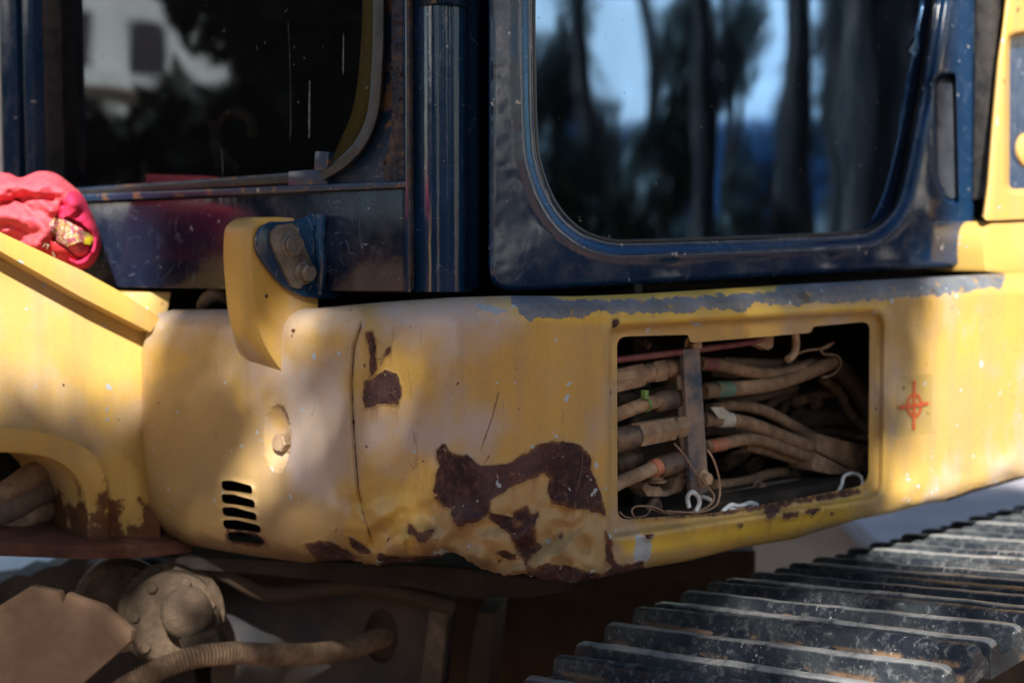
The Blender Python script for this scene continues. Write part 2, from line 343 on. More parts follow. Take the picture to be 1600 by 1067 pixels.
M = dict(
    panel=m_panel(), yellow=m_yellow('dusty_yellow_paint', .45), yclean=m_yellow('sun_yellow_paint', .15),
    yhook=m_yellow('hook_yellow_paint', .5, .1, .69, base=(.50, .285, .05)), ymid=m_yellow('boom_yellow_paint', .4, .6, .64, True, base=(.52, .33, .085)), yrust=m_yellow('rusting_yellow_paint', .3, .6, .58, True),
    navy=m_navy(worn=.13), navysill=m_navy('scuffed_navy_paint', .22, (.12, .3), 0, ((.006, .009, .022), (.009, .014, .034))), navyrust=m_navy('rusty_navy_paint', .5, (.3, .55), .55),
    pillar=m_navy('pillar_navy_paint', .12, (.10, .2)),
    rubber=m_plain('black_rubber', (.010, .011, .013), (.028, .028, .03), 60, .45, dust=(.09, .075, .06), df=.25),
    glass=m_glass('tinted_glass', (.20, .25, .30), .03, 7., .75, (.32, .60, 1, 1)), wglass=m_glass('front_glass', (.50, .55, .55), gain=1.5, tint2=(.75, .88, 1, 1)),
    dark=m_plain('dark_interior', (.008, .008, .009), (.02, .018, .017), 12, .75),
    black=m_plain('dark_metal', (.010, .008, .007), (.030, .022, .017), 18, .8, dust=(.07, .045, .03), df=.3),  # near-black metal mottled with brown
    rust=m_plain('rusted_plate', RUSTD, (.12, .045, .022), 26, .8, bump=.0015, dust=(.07, .025, .018), df=.6),
    crust=m_plain('crusted_sealant', (.018, .02, .028), (.13, .08, .045), 60, .8, bump=.003, dust=(.02, .035, .07), df=.6),
    hose=m_plain('dusty_hose', (.19, .115, .066), (.32, .205, .125), 70, .8, bump=.0006, dust=(.10, .06, .036), df=.5),
    hosed=m_plain('dark_hose', (.075, .052, .038), (.15, .105, .075), 60, .75, dust=(.17, .11, .07), df=.4),
    maroon=m_plain('maroon_hose', (.10, .012, .03), (.16, .03, .045), 60, .6, dust=(.22, .13, .08), df=.35),
    dusty=m_plain('dusty_steel', (.30, .19, .115), (.48, .33, .21), 55, .75, dust=(.16, .095, .06), df=.6),
    fitd=m_plain('worn_dark_fitting', (.03, .03, .035), (.09, .075, .065), 60, .55, .3, dust=(.28, .175, .11), df=.75),
    strip=m_plain('blue_worn_bracket', (.014, .034, .07), (.03, .055, .10), 45, .5, dust=(.30, .20, .13), df=.7),
    steel=m_plain('greased_steel', (.16, .14, .12), (.28, .24, .20), 60, .45, .6, .0008, dust=(.12, .09, .07), df=.5),
    boltm=m_plain('dusty_bolt', (.30, .20, .12), (.42, .29, .18), 80, .6, .2, .0008),
    cloth=m_plain('red_cotton', (.50, .045, .072), (.62, .085, .11), 90, .92, bump=.0022, dust=(.46, .10, .11), df=.5, spec=.15),
    clothd=m_plain('crimson_cotton', (.42, .014, .06), (.50, .025, .075), 14, .9, bump=.0012, spec=.2),
    white=m_plain('white_cord', (.55, .55, .55), (.75, .75, .74), 60, .7), wire=m_plain('bare_wire', (.25, .15, .10), (.36, .23, .16), 90, .6, .3),
    green=m_plain('green_tape', (.02, .16, .12), (.04, .24, .17), 60, .6, dust=(.2, .14, .09), df=.75), lime=m_plain('lime_tie', (.10, .17, .04), (.16, .24, .07), 60, .5),
    orange=m_plain('orange_tape', (.40, .12, .06), (.48, .18, .10), 60, .6, dust=(.3, .16, .09), df=.6), pale=m_plain('pale_tag', (.38, .40, .36), (.52, .50, .43), 60, .6, dust=(.3, .22, .15), df=.4),
    mark=m_plain('orange_marking', (.42, .07, .02), (.48, .10, .03), 90, .5), film=m_film(),
    motor=m_plain('dusty_motor_casting', (.095, .062, .040), (.19, .125, .08), 38, .88, bump=.004, dust=(.07, .050, .032), df=.75),
    frame=m_plain('muddy_frame', (.030, .034, .045), (.06, .055, .055), 12, .8, bump=.001, dust=(.12, .075, .045), df=.7),
    brown=m_plain('dust_coated_frame', (.045, .027, .017), (.085, .052, .03), 14, .85, bump=.001, dust=(.06, .035, .02), df=.6),
    plate=m_plain('dusty_plate', (.25, .15, .088), (.34, .21, .125), 30, .85, bump=.0006, dust=(.26, .15, .085), df=.5),
    concrete=m_plain('pale_concrete', (.25, .235, .26), (.32, .30, .325), 3, .85, bump=.001), bark=m_plain('tree_bark', (.022, .017, .015), (.12, .085, .07), 9, .9, bump=.03),
    wallm=m_plain('white_plaster', (.60, .58, .56), (.72, .70, .67), 2, .85), bluem=m_plain('blue_steel', (.035, .16, .36), (.05, .20, .42), 1.5, .5),
    darkwin=m_plain('dark_panes', (.03, .02, .025), (.05, .035, .04), 2, .3), tarp=m_plain('pale_blue_tarpaulin', (.45, .62, .75), (.6, .74, .84), 4, .6))
def m_soil():
    N = NT('red_soil'); n = N.noise(1.3, 6, .6); c = N.mix(n, (.25, .125, .066), (.40, .25, .155)); c = N.mix(N.ramp(N.noise(9, 6, .7), .5, .75), c, (.20, .09, .045))
    v = N.vor(26); h = N.mth('ADD', N.noise(16, 6, .7), N.mth('MULTIPLY', v, -.5)); return N.out(c, .9, 0, N.bump(h, .03), .2)
def m_track():
    N = NT('worn_track_steel'); n = N.noise(9, 4); c = N.mix(N.ramp(n, .35, .65), (.014, .018, .028), (.042, .050, .056))
    g = N.ramp(N.noise(70, 6, .75, (1, .35, 1)), .50, .74); c = N.mix(N.mth('MULTIPLY', g, .75), c, (.24, .24, .24))
    top = N.ramp(N.attr('rise'), .90, .985); c = N.mix(N.mth('MULTIPLY', top, N.ramp(N.noise(40, 5, .7), .25, .55)), c, (.27, .265, .26))
    mud = N.mth('MULTIPLY', N.ramp(N.noise(8, 5, .65), .47, .57), N.ramp(N.attr('rise'), .3, .05)); c = N.mix(mud, c, N.mix(N.noise(50, 4), (.30, .19, .11), (.17, .10, .06)))
    sp = N.ramp(N.noise(150, 4, .6), .62, .70); c = N.mix(N.mth('MULTIPLY', sp, N.ramp(N.noise(12, 3), .42, .62, .1, .9)), c, (.5, .49, .47))  # pale flecks: scuffed steel with sun glints painted in
    return N.out(c, N.ramp(n, .3, .7, .42, .65), .25, N.bump(N.noise(90, 5, .7), .0018), .5)
def m_bark():
    N = NT('tree_bark'); r = N.ramp(N.noise(16, 5, .65, (1, 1, .09), .4), .47, .66); c = N.mix(r, (.010, .008, .007), (.17, .115, .09)); c = N.mix(N.mth('MULTIPLY', N.ramp(N.noise(3, 3), .4, .65), .75), c, (.014, .012, .011))
    return N.out(c, .9, 0, N.bump(N.noise(30, 5, .7, (1, 1, .12)), .05), .2)
def m_leaf(name, a, b):
    N = NT(name); g = N.n('NewGeometry'); c = N.mix(g.outputs['Random Per Island'], a, b); return N.out(c, .55, 0, None, .4)
def m_patch():
    N = NT('printed_patch'); c = N.mix(N.ramp(N.vor(120), .50, .6), (.34, .06, .085), (.34, .21, .05)); c = N.mix(N.ramp(N.vor(210, 'DISTANCE_TO_EDGE'), .09, .05), c, (.09, .02, .03))
    c = N.mix(N.ramp(N.noise(220, 2), .55, .6), c, (.36, .26, .21)); return N.out(c, .8)
M['splash'] = m_plain('dried_splash', (.05, .055, .06), (.20, .21, .21), 120, .8); M['bark'] = m_bark(); M['soil'] = m_soil(); M['track'] = m_track(); M['leaf'] = m_leaf('leaf_green', (.035, .075, .015), (.09, .14, .03)); M['leafd'] = m_leaf('leaf_dark', (.005, .010, .005), (.016, .026, .010)); M['patch'] = m_patch()

# ------------------------------------------------------------------ ground
def struct(o): o['kind'] = 'structure'; return o
gx, gy = np.meshgrid(np.r_[np.linspace(-150, -6, 9), np.linspace(-5, 6, 90), np.linspace(7, 150, 9)], np.r_[np.linspace(-150, -6, 9), np.linspace(-4, 9, 100), np.linspace(10, 150, 9)])
gz = vnoise(gx, gy, 1.1) * .03 + vnoise(gx, gy, .25) * .012; n0, n1 = gx.shape
struct(mobj('ground', np.stack([gx, gy, gz], -1).reshape(-1, 3), [(i * n1 + j, i * n1 + j + 1, (i + 1) * n1 + j + 1, (i + 1) * n1 + j) for i in range(n0 - 1) for j in range(n1 - 1)], M['soil']))
mb = MB(); mb.prism([(1.6, 5.2, -.05), (30, 5.2, -.05), (30, 40, -.05), (1.6, 40, -.05)], (0, 0, .12)); struct(mb.make('pavement', M['concrete'], None, 0))

# ------------------------------------------------------------------ the excavator
EX = thing('excavator', 'old yellow excavator with navy cab, dented rusty skirt and open hose bay', 'excavator', (0.6, 3.2, 0))
Xn = nrm(PSIDE); Sv = Vector((SD[0], SD[1], 0)); Fn = nrm(FRONT); Fv = Vector((FD[0], FD[1], 0)); UP = Vector((0, 0, 1))
# --- side skirt: one pressed sheet that wraps the corner
kp = np.array([[100, .391], [220, .413], [400, .4445], [555, .4725], [680, .4945], [745, .5040], [785, .5068], [820, .5080], [860, .5062], [900, .5], [1780, .3286]])
tt = lambda px, py: ray(px, py)[0] / ray(px, py)[1]
kt = tt(kp[:, 0], 620.); tg = np.linspace(kt[0], kt[-1], 1600); ig = np.interp(tg, kt, kp[:, 1])
ker = np.exp(-np.linspace(-2.5, 2.5, 61) ** 2); ker /= ker.sum()
ig = np.convolve(np.pad(ig, 30, mode='reflect', reflect_type='odd'), ker, 'valid')
cxg, cyg = tg / ig, 1 / ig; dx, dy = np.gradient(cxg), np.gradient(cyg); ln = np.hypot(dx, dy); ngx, ngy = dy / ln, -dx / ln
dotg = np.abs(tg * ngx + ngy)
def skirt_at(px, py, o):
    x, y, z = ray(px, py); t = x / y; Y = 1 / np.interp(t, tg, ig) + o / np.interp(t, tg, dotg)
    return np.stack([t * Y, Y, CAMZ + z / y * Y], -1)
def skirt_normal(px, py):
    t = float(tt(px, py)); return Vector((np.interp(t, tg, ngx), np.interp(t, tg, ngy), 0)).normalized()
TOP = np.array([(236, 500), (246, 490), (270, 484), (400, 483), (500, 481), (600, 472), (700, 465), (800, 462), (900, 463), (1000, 459), (1100, 453), (1250, 444), (1400, 436), (1570, 427), (1760, 418)])
BOT = np.array([(222, 770), (236, 812), (262, 838), (300, 852), (400, 869), (480, 879), (540, 873), (585, 883), (652, 876), (688, 869), (702, 858), (712, 863), (735, 878), (756, 890), (792, 899), (819, 896), (855, 908), (891, 912), (936, 903), (1000, 889), (1075, 876), (1150, 857), (1240, 842), (1337, 812), (1394, 801), (1450, 786), (1476, 784), (1525, 767), (1600, 747), (1760, 712)])
BOT[10] = (702, 862)
outer = list(map(tuple, TOP)) + list(map(tuple, BOT[::-1])) + [(219, 700), (218, 620), (221, 550), (229, 520)]
bw = resample(BOT[6:20], 3, False); bw[:, 1] += vnoise(bw[:, 0], bw[:, 0] * 0, 7.) * 3.5
outer = list(map(tuple, TOP)) + list(map(tuple, BOT[:19:-1])) + list(map(tuple, bw[::-1])) + list(map(tuple, BOT[5::-1])) + [(219, 700), (218, 620), (221, 550), (229, 520)]
HOLE = roundpoly([(964, 526), (1075, 523), (1079, 535), (1086, 535), (1267, 520), (1271, 510), (1359, 502), (1357, 757), (1240, 780), (1109, 802), (965, 812)], [16, 2, 2, 3, 4, 4, 14, 22, 2, 2, 16])
RIM = roundpoly([(951, 511), (1381, 486), (1377, 776), (1240, 795), (951, 840)], [22, 26, 26, 10, 16])
SLOTS = []
for (zx0, zy0, zx1, zy1, hh) in ((520, 535, 690, 560, 54), (520, 608, 704, 640, 52), (524, 680, 714, 712, 50), (528, 752, 736, 780, 50), (555, 822, 746, 848, 46)):
    q = lambda zx, zy: (200 + zx / 3.5575, 600 + zy / 3.5575)
    xm = (zx0 + zx1) / 2; ym = (zy0 + zy1) / 2
    SLOTS.append(roundpoly([q(zx0, zy0 + 2), q(xm - 30, ym - 13), q(zx1 - 12, zy1 + 2), q(zx1, zy1 + 12), q(zx1 + 2, zy1 + hh - 4), q(xm + 10, ym + hh - 3), q(zx0 + 18, zy0 + hh + 2), q(zx0 + 2, zy0 + hh - 12)], 3, 3))
z3 = lambda L: [(540 + a / 2.2238, 440 + b / 2.2238) for a, b in L]
RUSTP = [z3([(340, 562), (360, 590), (420, 608), (470, 645), (520, 640), (580, 628), (620, 595), (680, 565), (740, 556), (800, 568), (850, 600), (858, 660), (880, 720), (900, 780), (905, 812), (850, 795), (780, 785), (720, 770), (700, 730), (712, 685), (690, 668), (640, 690), (560, 720), (500, 760), (505, 800), (470, 835), (400, 850), (375, 830), (370, 790), (335, 770), (310, 750), (308, 680), (325, 640), (318, 590)]),
    [(640 + a / 4.103, 660 + b / 4.103) for a, b in ((860, 490), (830, 560), (800, 640), (815, 700), (810, 760), (850, 800), (790, 850), (740, 900), (700, 830), (640, 720), (560, 650), (500, 620), (520, 580), (600, 600), (660, 610), (690, 660), (760, 630), (805, 590), (830, 530))],
    [(640 + a / 4.103, 660 + b / 4.103) for a, b in ((740, 900), (800, 930), (870, 900), (930, 915), (1000, 910), (1060, 930), (1150, 965), (1230, 975), (1300, 930), (1255, 880), (1280, 855), (1335, 915), (1500, 895), (1500, 985), (1300, 1030), (1100, 1085), (900, 1060), (760, 990))],
    [(640 + a / 4.103, 660 + b / 4.103) for a, b in ((-10, 640), (40, 690), (75, 700), (160, 678), (130, 745), (100, 780), (60, 760), (20, 720), (-10, 700))],
    z3([(5, 885), (40, 898), (85, 938), (60, 950), (20, 925)]), z3([(110, 945), (200, 955), (330, 950), (330, 985), (120, 985)]),
    z3([(68, 180), (95, 168), (112, 205), (104, 260), (108, 300), (88, 345), (84, 300), (84, 230)]),
    z3([(62, 345), (100, 340), (140, 308), (178, 325), (195, 372), (185, 430), (130, 425), (65, 440)]), z3([(140, 235), (160, 225), (155, 250), (120, 280)]),
    z3([(735, 880), (755, 868), (758, 885), (742, 896)]), z3([(905, 870), (925, 900), (930, 960), (905, 950)]), z3([(520, 940), (560, 935), (600, 960), (570, 965)]),
    [(956, 500), (966, 497), (968, 506), (958, 514)], [(1192, 792), (1216, 784), (1218, 800), (1200, 812)], [(1222, 802), (1250, 798), (1246, 808), (1224, 810)], [(1256, 800), (1280, 795), (1270, 802)], [(1150, 820), (1160, 818), (1158, 826)], [(1009, 836), (1018, 834), (1018, 842), (1010, 844)],
    [(975, 812), (1109, 803), (1240, 781), (1340, 762), (1345, 770), (1240, 788), (1160, 800), (1109, 806)], [(1476, 800), (1480, 780), (1525, 764), (1600, 744), (1600, 760)], [(355, 838), (412, 845), (405, 856), (380, 852)], [(478, 850), (500, 842), (520, 846), (560, 868), (550, 885), (500, 882)], [(800, 800), (825, 790), (830, 812), (805, 820)]]
STRIP = [[(796, 455), (798, 472), (810, 489), (828, 499), (882, 496), (922, 492), (936, 483), (957, 489), (1000, 491), (1045, 487), (1075, 487), (1129, 481), (1160, 486), (1183, 473), (1230, 476), (1300, 474), (1400, 466), (1500, 456), (1572, 446), (1568, 415), (1400, 420), (1252, 430), (1200, 458), (1100, 462), (1000, 468), (900, 470)]]
FRESH = [[(740, 488), (800, 500), (950, 508), (1100, 498), (1380, 484), (1385, 474), (1180, 478), (900, 486), (780, 470)], [(968, 845), (1240, 806), (1345, 772), (1330, 812), (1150, 845), (980, 868)], [(870, 455), (1200, 440), (1250, 445), (1200, 460), (1000, 470), (880, 470)]]
SHEEN_DUST = [[(585, 465), (800, 455), (800, 500), (730, 530), (690, 540), (600, 530)], [(560, 650), (700, 640), (790, 660), (700, 720), (640, 720), (570, 700)], [(220, 470), (560, 470), (560, 505), (230, 520)], [(420, 560), (540, 560), (540, 800), (430, 780)]]  # dusty patches with the sky's lilac reflection painted in
DUSTP = [z3([(690, 668), (640, 690), (560, 720), (500, 760), (530, 850), (480, 835), (330, 770), (290, 790), (310, 860), (260, 900), (380, 930), (480, 1000), (620, 1020), (780, 990), (900, 985), (940, 880), (905, 812), (720, 770)]), [(225, 600), (330, 560), (420, 700), (480, 780), (540, 800), (560, 880), (300, 860), (225, 800)]]
PRIM = [[(742, 474), (770, 476), (795, 486), (770, 490), (748, 484)], [(995, 838), (1020, 836), (1018, 870), (1000, 885), (988, 870)], [(655, 872), (690, 858), (705, 862), (700, 880), (655, 890)], [(590, 880), (620, 868), (640, 880), (620, 890)], [(1086, 512), (1080, 505), (1100, 506)], [(746, 496), (754, 496), (752, 500)]]
CRACK = [z3([(55, 150), (30, 230), (22, 350), (28, 500), (45, 720), (60, 800), (95, 915)]), z3([(532, 385), (510, 470), (470, 585)]), z3([(500, 605), (478, 640)]), z3([(690, 735), (650, 830)]), [(527, 805), (525, 832), (512, 842)], [(533, 835), (556, 850)], [(1014, 848), (1000, 890)], [(465, 790), (475, 802)]]
def skirt_o(x, y):
    yt = np.interp(x, TOP[:, 0], TOP[:, 1]); yb = np.interp(x, BOT[:, 0], BOT[:, 1]); o = np.zeros(np.shape(x))
    side = sstep(700, 900, x)
    R = 46 - 12 * side; h = np.clip((y - yt) / R, 0, 1); o = o + (.042 - .008 * side) * (1 - np.sqrt(np.clip(1 - (1 - h) ** 2, 0, 1)))
    R = 78 - 48 * sstep(520, 720, x); D = .075 - .050 * sstep(520, 720, x); h = np.clip((yb - y) / R, 0, 1); o = o + D * (1 - np.sqrt(np.clip(1 - (1 - h) ** 2, 0, 1)))
    h = np.clip((x - 218) / 26, 0, 1); o = o + .030 * (1 - np.sqrt(np.clip(1 - (1 - h) ** 2, 0, 1)))
    s = sdf(x, y, RIM); o = o + .011 * sstep(3, -9, s) - .0035 * np.exp(-((s - 7) / 7) ** 2)
    for L in SLOTS: o = o - .0035 * np.exp(-(np.maximum(sdf(x, y, L), 0) / 3.) ** 2)
    s = sdf(x, y, CRACK[0], False); sx = np.interp(y, [a[1] for a in CRACK[0]], [a[0] for a in CRACK[0]])
    o = o + .004 * np.exp(-(s / 3.) ** 2) - .003 * sstep(0, 22, x - sx) * sstep(60, 10, x - sx) - .002 * np.exp(-((x - sx + 8) / 7) ** 2)
    o = o - .008 * np.exp(-((x - 590) / 20) ** 2 - ((y - 560) / 45) ** 2)
    wx = sstep(480, 620, x) * sstep(960, 890, x) * sstep(740, 850, y)
    cr = np.sin((x * .045 + y * .09)) * .5 + vnoise(x, y, 38.) * 1.3 + 1.0 * np.abs(vnoise(x, y, 30., 3.)) + .2 * np.abs(vnoise(x, y, 14., 8.)) - .35
    o = o + wx * .019 * cr - wx * .013 * np.exp(-((x - 800 - (y - 860) * 1.2) / 26) ** 2)
    o = o + .006 * sstep(700, 800, y) * np.exp(-((x - 700 - (y - 860) * .4) / 30) ** 2)
    o = o + .0016 * vnoise(x, y, 95.) + .0006 * vnoise(x, y, 34., 5.) - .004 * np.exp(-((x - 812 + (y - 560) * .05) / 18) ** 2) * sstep(480, 540, y) * sstep(700, 600, y)
    lip = sstep(1260, 1400, x) * sstep(70, 0, yb - y); o = o - lip * .012 * (vnoise(x, y, 30.) * .6 + .5)
    return o
def pit(x, y):
    r2 = ((x - 434) / np.where(x > 434, 19, 24)) ** 2 + ((y - 684) / np.where(y > 684, 58, 54)) ** 2
    return .031 * np.clip(1 - r2, 0, 1) ** .9 * sstep(0, .15, 1 - r2) * (.15 + .85 * np.clip((x - 410) / 34, 0, 1)) + .0012 * np.exp(-np.clip(r2 - 1, 0, 9) * 4) * (r2 > 1)
def skirt_map(x, y, e):
    P = skirt_at(x, y, skirt_o(x, y) + e); d = pit(x, y); t = tt(x, y); P[..., 0] -= np.interp(t, tg, ngx) * d; P[..., 1] -= np.interp(t, tg, ngy) * d; return P
def amin(x, y, L, closed=True):
    d = np.full(x.shape, 1e3)
    for p in L: d = np.minimum(d, sdf(x, y, p, closed))
    return d
def skirt_attr(x, y):
    yb = np.interp(x, BOT[:, 0], BOT[:, 1]); e = yb - y + np.where(x > 950, 28, 0)
    d = sdf(x, y, SLOTS[4]); rl = np.minimum(amin(x, y, RUSTP), d - 3.5)
    return dict(run=amin(x, y - 20, RUSTP), rust=rl, strip=amin(x, y, STRIP), fresh=amin(x, y, FRESH), sheen_dust=amin(x, y, SHEEN_DUST), dust=amin(x, y, DUSTP), primer=amin(x, y, PRIM), crack=amin(x, y, CRACK, False), edge=e)
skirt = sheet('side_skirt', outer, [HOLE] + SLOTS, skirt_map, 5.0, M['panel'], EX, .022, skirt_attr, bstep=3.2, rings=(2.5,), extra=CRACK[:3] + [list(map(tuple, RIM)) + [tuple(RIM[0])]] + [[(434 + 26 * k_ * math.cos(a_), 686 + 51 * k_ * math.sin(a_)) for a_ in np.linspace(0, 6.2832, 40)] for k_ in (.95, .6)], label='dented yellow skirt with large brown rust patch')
# ledge under the cab, closing the skirt's top
tl = resample(TOP, 12, False); A = skirt_at(tl[:, 0], tl[:, 1], skirt_o(tl[:, 0], tl[:, 1] + .1) + .004)
nn = np.stack([np.interp(tt(tl[:, 0], tl[:, 1]), tg, ngx), np.interp(tt(tl[:, 0], tl[:, 1]), tg, ngy), 0 * tl[:, 0]], -1)
B = A - nn * .20; m = len(A); A[:, 2] -= .004; B[:, 2] -= .012
mobj('deck_plate', np.vstack([A, B]), [(i, i + 1, m + i + 1, m + i) for i in range(m - 1)], M['black'], EX)
def on_skirt(px, py, up=0.): return Vector(skirt_map(np.array([px * 1.]), np.array([py * 1.]), -up)[0])
# recess bolt
mb = MB(); c = on_skirt(431, 693, -.002); ax = (skirt_normal(446, 693) + Vector((.12, -.12, .05))).normalized(); hexbolt(mb, c, ax, .0135, .020, True, .2); mb.make('bolt', M['boltm'], skirt, 30)
# sticker with the sighting mark
def decal(name, poly, up, mat, holes=()): return sheet(name, poly, list(holes), lambda x, y, e: skirt_map(x, y, -up + e), 5, mat, skirt, 0, bstep=4)
decal('sticker', [(1402, 588), (1458, 584), (1456, 677), (1398, 682)], .0008, M['film'])
decal('marking_bar', [(1427.2, 594), (1431.2, 594), (1430.4, 672), (1426, 672)], .0026, M['mark'])
decal('marking_bar', [(1404, 634), (1452, 627), (1452, 632.5), (1404, 640)], .0032, M['mark'])
el = lambda rx, ry: [(1429 + rx * math.cos(a), 633 + ry * math.sin(a)) for a in np.linspace(0, 2 * math.pi, 40)[:-1]]
decal('marking_ring', el(12.5, 20), .0020, M['mark'], [el(8.6, 15)])
# --- body behind the skirt: dark bay
mb = MB()
def bay(px0, px1, y0, y1, o): return [H(px0, y0, PSIDE, o), H(px1, y0, PSIDE, o), H(px1, y1, PSIDE, o), H(px0, y1, PSIDE, o)]
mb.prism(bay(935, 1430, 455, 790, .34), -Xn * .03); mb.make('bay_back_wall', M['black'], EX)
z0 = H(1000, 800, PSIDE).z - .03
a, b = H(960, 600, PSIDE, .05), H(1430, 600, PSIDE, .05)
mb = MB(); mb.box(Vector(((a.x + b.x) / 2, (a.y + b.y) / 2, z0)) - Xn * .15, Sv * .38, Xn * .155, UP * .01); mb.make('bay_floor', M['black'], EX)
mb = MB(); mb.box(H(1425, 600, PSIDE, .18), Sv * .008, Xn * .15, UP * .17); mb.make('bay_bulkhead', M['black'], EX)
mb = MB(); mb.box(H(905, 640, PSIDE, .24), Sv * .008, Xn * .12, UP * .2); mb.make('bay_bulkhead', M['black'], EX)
# --- hoses and fittings in the bay
z4 = lambda a, b: (940 + a / 2.964, 470 + b / 2.964)
def IN(a, b, o): return H(*z4(a, b), PSIDE, o)
PXM = lambda r, o=.1: r / 2.964 * (2.2 / FP)     # size in the close view to metres
def hose(pts, r, o, mat='hose', label=None, name='hose', oo=None):
    P = [IN(p[0], p[1], p[2] if len(p) > 2 else o) for p in pts]; mb = MB(); mb.tube(P, PXM(r), 14); return mb.make(name, M[mat], EX, 60, label), P
def band(name, a, b, r, o, mat, parent, cap=True):
    mb = MB(); mb.tube([IN(a[0], a[1], o), IN(b[0], b[1], o)], PXM(r), 18, smooth=False); return mb.make(name, M[mat], parent, 40)
hose([(20, 278), (72, 272), (300, 245), (600, 205), (700, 188), (745, 176)], 16, .05, 'maroon', 'maroon hose along the top of the bay')
mb = MB(); mb.prism([IN(700, 185, .055), IN(745, 168, .055), IN(800, 160, .055), IN(795, 215, .055), IN(775, 228, .055), IN(720, 205, .055)], -Xn * .02); mb.make('hose_clip', M['dusty'], EX, 35, bevel=.002)
h1, _ = hose([(895, 140), (900, 200), (890, 245), (862, 272)], 20, .06, 'dusty', 'hooked pipe end')
def fitting(name, a, b, rings, o, seg=18, mat='dusty', label=None, parent=None, o2=None):
    P, Q = IN(*a, o), IN(*b, o if o2 is None else o2); ax = Q - P; L = ax.length; mb = MB()
    for (t0, t1, r, sg) in rings:
        R = PXM(r); mb.lathe(P, ax, [(L * t0, R * .9), (L * t0 + .0025, R), (L * t1 - .0025, R), (L * t1, R * .9)], sg, .35)
    return mb.make(name, M[mat], parent or EX, 32, label)
fitting('hose_fitting', (40, 372), (362, 300), [(0, .42, 60, 6), (.42, .56, 47, 18), (.56, .74, 55, 6), (.76, .93, 46, 18), (.95, 1, 44, 18), (0, 1, 36, 12)], .075)
hb, _ = hose([(40, 540), (110, 512), (200, 478), (275, 462)], 33, .065, 'hose'); band('cable_tie', (197, 482), (209, 476), 37, .065, 'lime', hb)
mb = MB(); mb.box(IN(200, 433, .055), Sv * .004, Xn * .004, UP * .006); mb.make('tie_head', M['lime'], hb, 0, bevel=.001)
fitting('hose_fitting', (245, 470), (375, 448), [(0, .75, 46, 18), (.1, .55, 49, 18), (.72, 1, 42, 8)], .068, mat='fitd')
fitting('hose_fitting', (60, 642), (385, 577), [(.30, .80, 59, 6), (.83, .97, 55, 6), (.2, 1, 44, 18)], .055)
fitting('hose_fitting', (40, 650), (170, 622), [(0, .8, 56, 18), (.78, 1, 50, 18)], .056, mat='fitd')
hd, _ = hose([(30, 870), (100, 832), (180, 800), (255, 768)], 33, .05, 'dusty'); band('hose_clamp', (235, 778), (262, 766), 41, .05, 'orange', hd)
fitting('hose_fitting', (262, 772), (392, 730), [(0, .68, 52, 18), (.66, .94, 48, 18), (.9, 1, 40, 18)], .06, mat='fitd')
fitting('hose_fitting', (60, 450), (150, 440), [(0, 1, 34, 12)], .13, mat='hosed'); fitting('hose_fitting', (50, 760), (170, 720), [(0, .7, 52, 12), (.7, 1, 40, 12)], .12, mat='fitd')
fitting('pipe_nut', (190, 215), (205, 190), [(0, 1, 34, 6)], .14, mat='fitd')
# strap bracket
mb = MB(); mb.prism([IN(378, 225, .045), IN(455, 220, .045), IN(497, 880, .045), IN(470, 892, .045), IN(425, 895, .045), IN(412, 870, .045)], -Xn * .008); st = mb.make('strap_bracket', M['strip'], EX, 30, 'flat blue strap, paint worn to dust', bevel=.0012)
mb = MB(); mb.prism([IN(345, 270, .085), IN(392, 262, .085), IN(420, 770, .085), IN(385, 792, .085), IN(360, 640, .085)], -Xn * .03); mb.make('mounting_plate', M['dusty'], EX, 30, bevel=.002)
mb = MB(); hexbolt(mb, IN(470, 822, .044), Xn, .0095, .012); mb.make('bolt', M['boltm'], st, 30)
mb = MB(); hexbolt(mb, IN(412, 205, .06), Xn, .011, .014); mb.make('bolt', M['boltm'], st, 30)
mb = MB()
mb.prism([IN(a, b, .07) for a, b in ((190, 870), (205, 840), (240, 862), (270, 858), (285, 885), (330, 868), (345, 820), (375, 800), (395, 830), (370, 880), (300, 905), (215, 905))], -Xn * .03)
hexbolt(mb, IN(248, 838, .07), UP, .012, .014); hexbolt(mb, IN(375, 800, .075), UP, .012, .012); mb.make('clamp_block', M['dusty'], EX, 30, bevel=.002)
mb = MB(); mb.prism([IN(a, b, .16) for a, b in ((100, 880), (330, 890), (420, 960), (400, 1050), (100, 1050))], -Xn * .05); mb.make('valve_block', M['fitd'], EX, 30, bevel=.004)
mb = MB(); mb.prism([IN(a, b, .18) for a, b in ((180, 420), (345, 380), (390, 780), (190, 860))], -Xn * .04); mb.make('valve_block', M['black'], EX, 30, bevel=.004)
# hoses to the right of the strap
he, _ = hose([(455, 290), (540, 296), (700, 330), (820, 338), (930, 312), (1030, 262, .14)], 34, .10); band('tape', (462, 290), (520, 294), 35.5, .10, 'maroon', he)
hose([(560, 283), (700, 288), (850, 292), (960, 280), (1010, 262)], 26, .15); hose([(860, 300), (930, 290), (1010, 255)], 26, .13)
hf, _ = hose([(470, 420), (600, 410), (760, 392), (900, 352), (1010, 310), (1070, 285)], 37, .09); band('tape', (526, 413), (594, 408), 40, .09, 'green', hf)
hose([(480, 400), (600, 380), (760, 362), (860, 350)], 24, .14)
hg, _ = hose([(470, 550), (560, 550), (680, 568), (820, 620), (920, 660), (1010, 688)], 36, .09)
mb = MB(); mb.tube([IN(538, 550, .09), IN(596, 551, .09)], PXM(39), 18, smooth=False); mb.prism([IN(505, 492, .075), IN(560, 492, .075), IN(590, 515, .075), IN(590, 545, .075), IN(545, 545, .075)], -Xn * .0012); mb.make('paper_tag', M['pale'], hg, 30)
hose([(500, 500), (590, 486), (680, 490), (780, 520), (880, 575), (1000, 640)], 30, .12)
